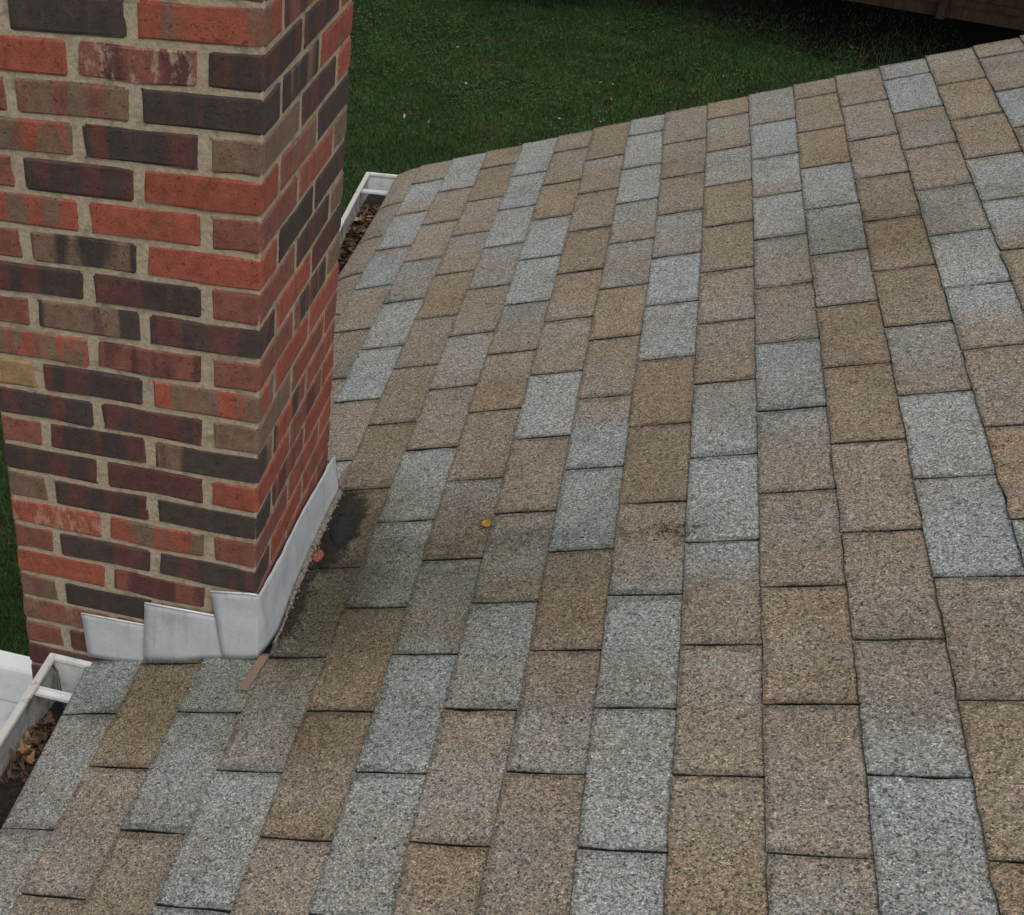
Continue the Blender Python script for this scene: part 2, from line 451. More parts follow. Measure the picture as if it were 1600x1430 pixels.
for s in (-5.8, .1, 6.0, 11.9):
    m_ = MB(); fbox(m_, s, s+.28, -.3, -.032, -.2, 5.4); m_.build('fence_post', M_WOOD, fence)

# evergreens added out of view to shade that corner of the garden
needle = mat_simple('evergreen_leaf', (.018, .040, .014), .4, 12, .8, 0, .2)
bark = mat_simple('bark', lin(62, 50, 42), .4, 30, .95, .004, .1)
for k, (tx, ty, rx, ry, top, lb) in enumerate([(-10, 63.5, 8.5, 9, 15, 'leftmost unseen evergreen tree added for shade, farthest from the fence post'), (2, 61, 8.5, 10.5, 15, 'unseen evergreen tree added for shade, second from the left'), (12.5, 57, 7.5, 10.5, 17, 'middle unseen evergreen tree added to shade the fence'), (22, 53.5, 8.5, 11, 16, 'right unseen evergreen tree added to shade the fence')]):
    tr = empty('added_shade_tree', (tx, ty, GZ)); tag(tr, lb, 'tree', 'unseen evergreens added to shade the garden')
    mb = MB(); mb.tube([(tx, ty, GZ-.2), (tx+.2, ty, GZ+5), (tx-.1, ty, GZ+top*.9)], [.55, .4, .12], 8)
    for j in range(16):
        a = j*2.4; z_ = GZ+5.2+j*.55; L_ = rx*.8*(1-j/22)
        mb.tube([(tx, ty, z_), (tx+math.cos(a)*L_*.5, ty+math.sin(a)*L_*.5, z_+.5), (tx+math.cos(a)*L_, ty+math.sin(a)*L_, z_+.1)], [.14, .09, .03], 5)
    mb.build('trunk', bark, tr)
    n_ = 9000
    d = rng.normal(size=(n_, 3)); d /= np.linalg.norm(d, axis=1)[:, None]; r_ = rng.random(n_)**.45
    hh = np.clip(d[:, 2]*r_, -1, 1)
    C3_ = np.stack([tx+d[:, 0]*r_*rx, ty-4.0+d[:, 1]*r_*ry, GZ+4.8+(hh*.5+.5)*(top-5)], 1)
    ax = rng.normal(size=(n_, 3)); ax /= np.linalg.norm(ax, axis=1)[:, None]; bx = np.cross(ax, rng.normal(size=(n_, 3))); bx /= np.linalg.norm(bx, axis=1)[:, None]
    Ls = rng.uniform(.35, .75, n_)[:, None]
    Q = np.stack([C3_-ax*Ls, C3_+bx*Ls*.35, C3_+ax*Ls, C3_-bx*Ls*.35], 1).reshape(-1, 3)
    build('crown', Q, [(4*i, 4*i+1, 4*i+2, 4*i+3) for i in range(n_)], needle, tr)

# dry weed stalks near the bed
for k, (px_, py_, hts) in enumerate([(9.9, 46.2, 3), (10.6, 46.0, 3)]):
    mb = MB()
    for j in range(hts):
        a = random.uniform(-1.2, 1.2); h = random.uniform(.7, 1.5)
        mb.tube([(px_+j*.06, py_, GZ), (px_+j*.06+a*.25, py_+.05, GZ+h*.55), (px_+j*.06+a*.62, py_+.1, GZ+h)], [.006, .005, .002], 4)
    o = mb.build('dry_weed', leaf_mat('dry_stalk', (92, 92, 66)))
    tag(o, ['tallest clump of thin dry weed stalks above the roof edge beside the mulch bed', 'smaller clump of thin dry weed stalks nearer the wooden fence'][k], 'weed')

# ------------------------------------------------------------------ roof
def RP(u, v, w=0.0):
    """roof coordinates: u courses up the slope, v tabs along the eave, w tabs above the deck"""
    x, z = u*EXPO*CP-w*SP, u*EXPO*SP+w*CP
    return (x, v, z)
SLOT = {
 0:[(-0.5,0.005,0.005),(0.5,0.017,0.017)],
 1:[(-1,0.015,0.016),(0,0.024,0.021)],
 2:[(-0.5,0.009,0.006),(0.5,0.020,0.005)],
 3:[(0,-0.001,-0.005),(1,0.029,0.013),(2,-0.011,-0.011),(3,0.002,0.002),(4,0.007,-0.018),(5,-0.012,-0.022),(6,-0.023,-0.046),(7,-0.025,-0.058),(8,-0.030,-0.056),(9,-0.031,-0.071),(10,0.016,-0.011)],
 4:[(-0.5,-0.002,-0.011),(0.5,0.006,0.000),(1.5,0.017,-0.008),(2.5,0.029,-0.004),(3.5,0.016,0.002),(4.5,0.005,-0.019),(5.5,-0.024,-0.033),(6.5,-0.026,-0.049),(7.5,-0.022,-0.053),(8.5,-0.014,-0.045),(9.5,-0.002,-0.016)],
 5:[(0,-0.001,-0.006),(1,0.011,0.003),(2,0.004,-0.006),(3,-0.001,-0.013),(4,0.012,-0.006),(5,0.002,-0.024),(6,-0.032,-0.043),(7,-0.020,-0.045),(8,0.014,-0.039),(9,-0.003,-0.038),(10,0.040,-0.000)],
 6:[(-0.5,0.001,-0.014),(0.5,0.001,-0.002),(1.5,-0.003,-0.015),(2.5,0.011,-0.013),(3.5,0.001,-0.017),(4.5,0.015,-0.010),(5.5,-0.009,-0.032),(6.5,-0.010,-0.035),(7.5,-0.000,-0.030),(8.5,0.010,-0.017),(9.5,0.029,-0.003)],
 7:[(0,0.004,0.005),(1,0.011,-0.006),(2,0.011,-0.013),(3,-0.002,-0.020),(4,0.006,0.000),(5,0.005,-0.017),(6,-0.006,-0.028),(7,-0.004,-0.026),(8,0.007,-0.013),(9,-0.002,-0.026),(10,0.059,0.038)],
 8:[(-0.5,0.000,-0.008),(0.5,0.002,-0.009),(1.5,0.002,-0.022),(2.5,-0.002,-0.034),(3.5,-0.001,-0.016),(4.5,0.016,0.006),(5.5,-0.000,-0.030),(6.5,-0.014,-0.042),(7.5,0.008,-0.034),(8.5,-0.026,-0.026),(9.5,0.013,0.013)],
 9:[(0,0.002,-0.006),(1,-0.001,-0.003),(2,0.006,-0.028),(3,-0.007,-0.025),(4,0.020,0.002),(5,0.013,-0.010),(6,0.002,-0.027),(7,0.007,-0.036),(8,0.043,-0.013),(9,0.015,-0.012),(10,0.055,0.044)],
 10:[(-0.5,0.010,-0.005),(0.5,0.014,0.002),(1.5,0.011,-0.017),(2.5,-0.009,-0.039),(3.5,0.020,-0.006),(4.5,0.040,-0.001),(5.5,0.016,-0.018),(6.5,0.015,-0.013),(7.5,0.016,-0.030),(8.5,0.038,-0.020),(9.5,0.073,0.026)],
 11:[(0,0.022,-0.004),(1,0.007,-0.015),(2,-0.010,-0.026),(3,-0.006,-0.029),(4,0.026,-0.005),(5,0.017,-0.014),(6,0.007,-0.037),(7,0.000,-0.048),(8,0.030,-0.019),(9,0.050,-0.001),(10,0.130,0.070)],
 12:[(-0.5,0.006,0.006),(0.5,0.013,0.013),(1.5,-0.001,-0.001),(2.5,-0.015,-0.018),(3.5,0.011,0.002),(4.5,0.033,0.004),(5.5,0.004,-0.024),(6.5,0.015,-0.038),(7.5,0.011,-0.030),(8.5,0.023,-0.019),(9.5,0.066,0.045)],
 13:[(2,-0.007,-0.007),(3,0.002,0.002),(4,0.037,0.037),(5,0.019,0.014),(6,-0.001,-0.026),(7,-0.014,-0.040),(8,0.020,-0.013),(9,0.054,0.025),(10,0.148,0.076)],
 14:[(5.5,0.014,0.014),(6.5,0.010,0.010),(7.5,0.005,-0.027),(8.5,0.048,0.023),(9.5,0.113,0.074)],
 15:[(8,0.037,0.037),(9,0.075,0.075),(10,0.165,0.165)],
 16:[],
}
LINE = {
 1:[-0.09, -0.105, -0.171, -0.186, -0.177, -0.111, -0.111, -0.111, -0.111, -0.111, -0.111, -0.111],
 2:[-0.062, -0.074, -0.061, -0.056, -0.057, -0.067, -0.067, -0.067, -0.067, -0.067, -0.067, -0.067],
 3:[-0.033, -0.013, 0.035, 0.085, 0.014, 0.015, 0.031, 0.037, 0.047, 0.02, 0.038, 0.017],
 4:[0.042, 0.025, 0.002, 0.002, -0.002, 0.015, 0.012, 0.016, 0.037, 0.023, 0.06, 0.036],
 5:[0.034, 0.049, 0.037, 0.026, 0.016, 0.001, 0.001, 0.031, 0.013, 0.015, 0.006, 0.025],
 6:[0.028, 0.02, 0.028, 0.023, 0.022, 0.009, 0.012, 0.024, 0.015, 0.009, 0.01, -0.012],
 7:[-0.003, 0.024, 0.031, 0.024, 0.024, 0.012, 0.003, 0.013, 0.024, 0.007, -0.01, -0.013],
 8:[0.019, -0.0, -0.002, -0.012, -0.017, -0.03, -0.01, 0.002, 0.009, -0.009, -0.044, -0.115],
 9:[-0.034, -0.015, -0.002, -0.013, -0.012, -0.013, -0.007, -0.008, -0.006, -0.018, -0.019, -0.046],
 10:[-0.014, -0.022, -0.018, -0.019, -0.015, -0.013, -0.008, -0.003, 0.002, -0.001, -0.011, -0.042],
 11:[-0.011, -0.002, 0.018, 0.019, 0.015, 0.015, 0.012, -0.009, -0.016, -0.019, 0.005, 0.033],
 12:[0.004, 0.005, 0.008, -0.006, 0.007, 0.008, -0.002, -0.005, -0.002, -0.014, 0.012, -0.01],
 13:[-0.003, 0.006, 0.006, 0.002, 0.007, 0.017, 0.003, -0.012, -0.011, -0.008, -0.009, -0.005],
 14:[0.003, 0.003, 0.003, 0.003, -0.02, -0.019, -0.012, -0.015, -0.007, 0.004, 0.018, 0.023],
 15:[0.011, 0.011, 0.011, 0.011, 0.011, 0.011, -0.043, -0.053, -0.043, 0.005, 0.009, 0.048],
}

for k in (1, 2):
    for i in range(5, 12): LINE[k][i] = .03 if k == 1 else .02
for k in (11, 12, 13, 14, 15): LINE[k] = [q_*(.7 if k < 13 else .35) for q_ in LINE[k]]
slotd = {(c, v): (a, b) for c, l in SLOT.items() for v, a, b in l}
for v in range(4, 11): slotd[(1, v)] = (-.03, -.04)
for v in (3.5, 4.5, 5.5, 6.5, 7.5, 8.5, 9.5): slotd[(2, v)] = (.0, -.045); slotd[(0, v)] = (-.08, -.06)
def line_du(k, v):
    if k in LINE:
        return float(np.interp(v, np.arange(-1, 11), LINE[k]))
    return 0.0
def eave_u(v): return float(np.interp(v, [-7, -1.5, -.5, .5, 1.1, 6, 7.2, 8.4, 9.4, 10.6], [.0, -.02, -.03, -.16, -.30, .12, .18, .29, .32, .30]))
VMAX = 10.62
TONES = {'G': lin(139, 142, 139), 'g': lin(134, 132, 125), 't': lin(133, 125, 113), 'b': lin(130, 117, 98), 'T': lin(131, 121, 106)}
# blend of each tab as it lies on the roof: course -> {lower slot v: colour, or "AB:f" = A up to f of the tab, then B}
TAB = {
 0: {-1.5: 'g', -.5: 'G', .5: 'G', 5.5: 't', 6.5: 't', 7.5: 'T', 8.5: 'T', 9.5: 't'},
 1: {-2: 'b', -1: 't', 0: 'b', 4: 't', 5: 't', 6: 't', 7: 'Gt:.8', 8: 'G', 9: 'tG:.25', 10: 't'},
 2: {-1.5: 't', -.5: 'gG:.4', .5: 'Gg:.7', 3.5: 't', 4.5: 'G', 5.5: 'G', 6.5: 'g', 7.5: 't', 8.5: 't', 9.5: 'G'},
 3: {-1: 'G', 0: 'g', 1: 'g', 2: 'b', 3: 'b', 4: 't', 5: 'Tt:.5', 6: 'b', 7: 'T', 8: 't', 9: 'b', 10: 'b'},
 4: {-1.5: 't', -.5: 'b', .5: 'bT:.6', 1.5: 'G', 2.5: 'G', 3.5: 't', 4.5: 'T', 5.5: 't', 6.5: 'g', 7.5: 'G', 8.5: 'G', 9.5: 'G'},
 5: {-1: 'G', 0: 'G', 1: 'g', 2: 'T', 3: 'b', 4: 'b', 5: 'tg:.6', 6: 'G', 7: 'G', 8: 'b', 9: 't', 10: 't'},
 6: {-1.5: 'b', -.5: 'T', .5: 'gG:.5', 1.5: 'g', 2.5: 't', 3.5: 'G', 4.5: 't', 5.5: 'b', 6.5: 'b', 7.5: 't', 8.5: 'T', 9.5: 'b'},
 7: {-1: 't', 0: 'gT:.55', 1: 'b', 2: 'G', 3: 'Gt:.6', 4: 't', 5: 'b', 6: 'g', 7: 'tg:.4', 8: 'G', 9: 'G', 10: 'G'},
 8: {-1.5: 'G', -.5: 'G', .5: 'gG:.4', 1.5: 'gT:.35', 2.5: 'b', 3.5: 'b', 4.5: 'G', 5.5: 'G', 6.5: 'g', 7.5: 'b', 8.5: 'T', 9.5: 't'},
 9: {-1: 'b', 0: 'T', 1: 'tG:.72', 2: 'G', 3: 'Gg:.5', 4: 't', 5: 'T', 6: 'b', 7: 'b', 8: 'g', 9: 't', 10: 'b'},
 10: {-1.5: 'g', -.5: 't', .5: 'b', 1.5: 'T', 2.5: 'tG:.75', 3.5: 'G', 4.5: 't', 5.5: 'tg:.45', 6.5: 'G', 7.5: 'tG:.35', 8.5: 'G', 9.5: 'g'},
 11: {-1: 'G', 0: 'Gt:.35', 1: 't', 2: 't', 3: 'b', 4: 'b', 5: 'T', 6: 'G', 7: 'G', 8: 'b', 9: 'b', 10: 't'},
 12: {-1.5: 'b', -.5: 'b', .5: 't', 1.5: 'G', 2.5: 'G', 3.5: 'tg:.4', 4.5: 'b', 5.5: 'b', 6.5: 'bT:.5', 7.5: 't', 8.5: 't', 9.5: 'T'},
 13: {-1: 't', 0: 'g', 1: 'G', 2: 'b', 3: 'T', 4: 'tG:.55', 5: 'G', 6: 'g', 7: 'T', 8: 't', 9: 'G', 10: 'G'},
 14: {2.5: 'b', 3.5: 't', 4.5: 't', 5.5: 'tG:.4', 6.5: 'G', 7.5: 'b', 8.5: 'b', 9.5: 'T'},
 15: {6: 't', 7: 'b', 8: 'G', 9: 't', 10: 't'},
}
PATCH = []
def tone_at(c, v0, v, rr, r1):
    """(tone A, tone B, signed place of the change: below 0 is A)"""
    code = TAB.get(c, {}).get(v0)
    if code is None: code = rr
    if ':' in code:
        ab, f = code.split(':')
        return TONES[ab[0]], TONES[ab[1]], (v-v0)-float(f)
    return TONES[code], TONES[{'G': 'g', 'g': 'T', 't': 'b', 'b': 't', 'T': 'g'}[code]], -.16+r1[0]*.12+.16*math.sin(v*r1[1]+r1[2])

roof = empty('shingle_roof', (0, 0, 0)); tag(roof, 'low pitched roof of blended grey and tan asphalt shingles', 'roof')
T_ = .013; TH = .0115
CH = dict(x0=-.562, x1=1.108, y0=1.078, y1=2.975)
def roof_w(c, u, v):
    """height of a tab's upper face above the deck line, with a slight cup"""
    return T_*(1-(u-c))
def tab_mesh(c, v0, v1, rr, tone_v0):
    """one tab as verts/faces (+tone, roofuv, tabuv): upper grid and rim"""
    nu, nv = 5, 10
    r1 = random.Random(hash((c, round(v0*2), 5)) & 0xffff)
    tint = [1+r1.uniform(-.07, .07) for _ in range(2)]
    curl = r1.uniform(-.2, 1)*.004
    V, tn, ruv, tuv, tn2, bl = [], [], [], [], [], []
    seed3 = (r1.uniform(-1, 1), r1.uniform(2, 7), r1.uniform(0, 6))
    hi = 1.16
    for i in range(nu+1):
        for j in range(nv+1):
            fv = j/nv; v = v0+(v1-v0)*fv
            ub = c+line_du(c, v)
            if c == 0: ub = eave_u(v)
            us = [0, .33, .66, .995, 1.005, hi][i]
            u_top = c+1+line_du(c+1, v)
            u = ub+(u_top-ub)*us if us <= 1 else u_top+(us-1)
            if i == 0: u += r1.gauss(0, .006)
            vv = v
            if j in (0, nv): vv += r1.gauss(0, .0035)
            w = T_*(1-us) if us <= 1 else -T_*.3*(us-1)/.16
            w += curl*(1-us)**2*(abs(2*fv-1)**3) + .0012*math.sin(v*5+c*1.7)*(1 if us < 1 else 0)
            if c == 0 and v > 5: w -= .10*max(0, 1.0-u)**2
            if c == 0 and v < 2: w -= .04*max(0, .6-u)**2
            V.append(RP(u, vv, w))
            tcol, tcol2, mfv = tone_at(c, tone_v0, v, rr, seed3)
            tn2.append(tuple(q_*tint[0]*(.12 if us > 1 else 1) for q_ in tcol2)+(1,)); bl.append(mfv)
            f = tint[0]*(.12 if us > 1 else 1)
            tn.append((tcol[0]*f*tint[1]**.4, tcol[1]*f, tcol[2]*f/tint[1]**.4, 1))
            ruv.append((u, v, 0)); tuv.append(((us if us < 1 else 1.0)*.8+.0*us, min(v-v0, v1-v), 0))
    F = []
    W = nv+1
    for i in range(nu):
        for j in range(nv):
            a = i*W+j; F.append((a, a+W, a+W+1, a+1))
    # rim: drop skirt on butt edge and two slot edges
    edge = [(i, 0) for i in range(nu, 0, -1)]+[(0, j) for j in range(nv+1)]+[(i, nv) for i in range(1, nu+1)]
    idx = [i*W+j for i, j in edge]
    base = len(V)
    for k in idx:
        x, y, z = V[k]
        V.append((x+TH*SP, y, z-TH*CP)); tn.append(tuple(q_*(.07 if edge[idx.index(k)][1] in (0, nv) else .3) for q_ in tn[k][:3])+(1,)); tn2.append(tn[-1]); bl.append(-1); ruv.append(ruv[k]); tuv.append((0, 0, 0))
    for k in range(len(idx)-1): F.append((idx[k], idx[k+1], base+k+1, base+k))
    return V, F, (tn, tn2), (ruv, bl), tuv
def add_attrs(me, tn, ruv, tuv):
    tn, tn2 = tn; ruv, bl = ruv
    a = me.color_attributes.new('tone2', 'FLOAT_COLOR', 'POINT'); a.data.foreach_set('color', np.array(tn2, dtype=np.float32).ravel())
    a = me.attributes.new('blend', 'FLOAT', 'POINT'); a.data.foreach_set('value', np.array(bl, dtype=np.float32))
    a = me.color_attributes.new('tone', 'FLOAT_COLOR', 'POINT'); a.data.foreach_set('color', np.array(tn, dtype=np.float32).ravel())
    for nm, d in (('roofuv', ruv), ('tabuv', tuv)):
        a = me.attributes.new(nm, 'FLOAT_VECTOR', 'POINT'); a.data.foreach_set('vector', np.array(d, dtype=np.float32).ravel())
def in_chimney(c, va, vb):
    return c <= 2 and va < CH['y1']-.02 and vb > CH['y0']+.02
far = [[], [], ([], []), ([], []), []]
UMAX = 24
for c in range(0, UMAX):
    off = 0 if c % 2 else .5
    vs_ = [off-7+k for k in range(19)]
    for v0 in vs_:
        if v0 > 10.2: continue
        a = slotd.get((c, v0), (0, 0)); b = slotd.get((c, v0+1), (0, 0))
        gap = (.0095 if (int(round(v0*2))*7+c*3) % 3 else .008)+.0008*max(0, v0)
        va = v0+(a[0]+a[1])/2+gap; vb = v0+1+(b[0]+b[1])/2-gap
        va_full, vb_full = va, vb
        vb = VMAX+random.uniform(-.012, .010) if v0+1 > VMAX-.2 else vb
        if vb-va < .1: continue
        # slanted slot ends (left/right offsets differ) are taken as the mean
        segs = [(va, vb)]
        if in_chimney(c, va, vb):
            segs = []
            if va < CH['y0']-.03: segs.append((va, CH['y0']-.004))
            if vb > CH['y1']+.03: segs.append((CH['y1']+.004, vb))
        rr = random.choice('GgttTbb')
        for (p, q_) in segs:
            V, F, tn, ruv, tuv = tab_mesh(c, p, q_, rr, v0)
            inframe = (v0 >= -2 and c <= 16) and not (c > 12 and v0 < (c-12)*2-2.5)
            if inframe:
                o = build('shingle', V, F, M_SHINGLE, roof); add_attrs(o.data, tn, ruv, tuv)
            else:
                base = len(far[0]); far[0] += V; far[1] += [tuple(i+base for i in f) for f in F]; far[4] += tuv
                for i_ in (0, 1): far[2][i_].extend(tn[i_]); far[3][i_].extend(ruv[i_])
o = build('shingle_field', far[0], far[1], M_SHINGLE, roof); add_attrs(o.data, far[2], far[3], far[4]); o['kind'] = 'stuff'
# felt under the slots, deck, boards
mb = MB()
def slab(u0, u1, v0, v1, w0, w1, m_=mb):
    P8 = [RP(u0, v0, w0), RP(u1, v0, w0), RP(u1, v1, w0), RP(u0, v1, w0), RP(u0, v0, w1), RP(u1, v0, w1), RP(u1, v1, w1), RP(u0, v1, w1)]
    m_.add(P8, [(0, 3, 2, 1), (4, 5, 6, 7), (0, 1, 5, 4), (1, 2, 6, 5), (2, 3, 7, 6), (3, 0, 4, 7)])
for (a, b, c_, d) in ((.45, UMAX, -7, CH['y0']), (2.79, UMAX, CH['y0'], CH['y1']), (.72, UMAX, CH['y1'], VMAX-.05)):
    slab(a, b, c_, d, -.021, -.0115)
slab(.12, .45, -7, CH['y0'], -.03, -.013)
mb.build('felt_underlay', M_FELT, roof)
mb = MB(); 
for (a, b, c_, d) in ((.5, UMAX, -7, CH['y0']-.01), (2.84, UMAX, CH['y0']-.01, CH['y1']+.01), (.85, UMAX, CH['y1']+.01, VMAX-.07)):
    slab(a, b, c_, d, -.075, -.022, mb)
mb.build('roof_deck', mat_simple('plywood', lin(140, 112, 78), .2, 20), roof)
mb = MB()
slab(.85, UMAX, VMAX-.045, VMAX-.015, -.62, -.034, mb); mb.build('rake_board', M_WHITE, roof)
mb = MB()
mb.box(.085, .145, -7, CH['y0']-.01, -.60, -.04); mb.box(.265, .325, CH['y1']+.01, VMAX-.05, -.60, -.02)
mb.build('fascia_board', M_WHITE, roof)
mb = MB()
for a, b, xs_ in ((-7, CH['y0']-.02, .15), (CH['y1']+.02, VMAX-.05, .33)): mb.box(xs_, 1.25, a, b, -.60, -.57)
mb.build('soffit', M_WHITE, roof)

# house walls under the roof
house = empty('house', (1.3, -7, GZ)); tag(house, 'pale sided house body below the shingle roof', 'house')
mb = MB(); mb.box(1.25, 9.0, -6.5, 10.0, GZ, -.62)
xr, zr = 9.0, (9.0/ (EXPO*CP))*EXPO*SP
mb.add([(1.25, 10.0, -.62), (9.0, 10.0, -.62), (9.0, 10.0, zr-.3), (1.25, 10.0, .2), (1.25, 9.7, -.62), (9.0, 9.7, -.62), (9.0, 9.7, zr-.3), (1.25, 9.7, .2)], [(0, 3, 2, 1), (4, 5, 6, 7), (3, 7, 6, 2), (0, 4, 7, 3)])
mb.build('wall', M_SIDING, house)
mb = MB()
for k in range(26):
    z0 = GZ+.3+k*.29
    mb.add([(1.248, -6.5, z0), (1.248, 10.0, z0), (1.20, 10.0, z0), (1.20, -6.5, z0), (1.246, -6.5, z0+.285), (1.246, 10.0, z0+.285)], [(0, 1, 2, 3), (3, 2, 5, 4)])
o = mb.build('siding_board', M_SIDING, house); o['kind'] = 'stuff'

# ------------------------------------------------------------------ chimney
h = .20912
cx0, cy0, cz0 = 1.10796, 1.07834, .85773
chim = empty('brick_chimney', (cx0-.8, cy0+.9, GZ)); tag(chim, 'red and dark brown brick chimney rising through the roof edge', 'chimney')
BC = {'R': lin(137, 72, 56), 'r': lin(118, 73, 63), 'D': lin(60, 51, 48), 'K': lin(54, 49, 45), 'N': lin(106, 86, 71), 'O': lin(134, 110, 78), 'M': lin(84, 51, 47)}
FR = {17: ('DM','rN','MD'), 16: ('MD','KD','RN'), 15: ('RR','rM','DM'), 14: ('rD','rN','KD'), 13: ('NR','KM','NN'), 12: ('rr','DM','RR'), 11: ('RN','RR','rr'),
 10: ('rr','KN','RR'), 9: ('DM','MK','rr'), 8: ('rr','DN','DM'), 7: ('RN','rM','rr'), 6: ('OO','DM','RN'), 5: ('MD','MD','NN'), 4: ('rr','MK','DN'),
 3: ('DM','MM','RR'), 2: ('NN','DM','KD'), 1: ('RR','NR','rr'), 0: ('rr','MD','DM'), -1: ('RR','rM','rr'), -2: ('rN','KD','DM'), -3: ('Nr','rM','rr'), -4: ('rr','MD','DD'), -5: ('MD','rr','MM'), -6: ('rM','DM','rr')}
SD = {17: ('Rr','DM'), 16: ('rM','DR'), 15: ('DM','RR'), 14: ('KN','Rr'), 13: ('MD','RR'), 12: ('rN','DD'), 11: ('Rr','NN'), 10: ('KD','DM'), 9: ('DM','NN'), 8: ('RR','DM'),
 7: ('rD','NN'), 6: ('RR','RR'), 5: ('Rr','Rr'), 4: ('RD','rR'), 3: ('rM','Rr'), 2: ('Mr','RR'), 1: ('Rr','RR'), 0: ('RR','Rr'), -1: ('rR', 'rr'), -2: ('rr', 'Rr')}
JV, JB = .130, .049      # half widths of head and bed joints, in brick rows
def brick_mesh(sx, sy, sz, seed):
    """solid brick with worn arrises, centred, size in tabs"""
    r1 = random.Random(seed)
    xs = [-sx/2, -sx/2+.022, 0, sx/2-.022, sx/2]; ys = [-sy/2, -sy/2+.022, 0, sy/2-.022, sy/2]; zs = [-sz/2, -sz/2+.018, sz/2-.018, sz/2]
    V, ix, F = [], {}, []
    def vert(i, j, k):
        if (i, j, k) in ix: return ix[(i, j, k)]
        x, y, z = xs[i], ys[j], zs[k]
        ex, ey, ez = i in (0, 4), j in (0, 4), k in (0, 3)
        s = ex+ey+ez
        if s >= 2:
            d = (.0055 if s == 2 else .009)*r1.uniform(.4, 2.1)
            if ex: x -= math.copysign(d, x)
            if ey: y -= math.copysign(d, y)
            if ez: z -= math.copysign(d, z)
        x += r1.gauss(0, .0014); y += r1.gauss(0, .0014); z += r1.gauss(0, .0022)
        V.append((x, y, z)); ix[(i, j, k)] = len(V)-1
        return len(V)-1
    for i in range(4):
        for j in range(4):
            F.append((vert(i, j, 0), vert(i, j+1, 0), vert(i+1, j+1, 0), vert(i+1, j, 0)))
            F.append((vert(i, j, 3), vert(i+1, j, 3), vert(i+1, j+1, 3), vert(i, j+1, 3)))
    for i in range(4):
        for k in range(3):
            F.append((vert(i, 0, k), vert(i+1, 0, k), vert(i+1, 0, k+1), vert(i, 0, k+1)))
            F.append((vert(i, 4, k), vert(i, 4, k+1), vert(i+1, 4, k+1), vert(i+1, 4, k)))
            F.append((vert(0, i, k), vert(0, i, k+1), vert(0, i+1, k+1), vert(0, i+1, k)))
            F.append((vert(4, i, k), vert(4, i+1, k), vert(4, i+1, k+1), vert(4, i, k+1)))
    return V, F
cache = {}
W_, D_ = 8.03, 9.07
def place_brick(x0, x1, y0, y1, row, code, lime=0.0, gx0=1, gx1=1, gy0=1, gy1=1):
    """extent in rows units relative to the front right corner; g = whether that end meets a joint"""
    X0 = x0+(JV if gx0 else 0); X1 = x1-(JV if gx1 else 0); Y0 = y0+(JV if gy0 else 0); Y1 = y1-(JV if gy1 else 0)
    sx, sy, sz = (X1-X0)*h, (Y1-Y0)*h, (1-2*JB)*h
    key = (round(sx, 3), round(sy, 3), random.randint(0, 3))
    if key not in cache:
        V, F = brick_mesh(sx, sy, sz, len(cache))
        me = bpy.data.meshes.new('brick'); me.from_pydata([tuple(q_*S for q_ in v) for v in V], [], F); me.materials.append(M_BRICK); cache[key] = me
    o = bpy.data.objects.new('brick', cache[key]); col.objects.link(o); o.parent = chim
    c = Vector((cx0+(X0+X1)/2*h+random.gauss(0, .0010), cy0+(Y0+Y1)/2*h+random.gauss(0, .0010), cz0+(row+.5)*h+random.gauss(0, .0015)))
    o.location = c*S-chim.location
    o.rotation_euler = (random.gauss(0, .002), random.gauss(0, .004), random.gauss(0, .002))
    f = random.uniform(.9, 1.1)
    o['tone_a'] = [q_*f for q_ in BC[code[0]]]; o['tone_b'] = [q_*f for q_ in BC[code[1]]]; o['lime'] = float(lime)
codes = ['RR', 'rr', 'DM', 'KD', 'rM', 'RN', 'MD', 'NN', 'Rr', 'DK']
RLO, RHI = -9, 20
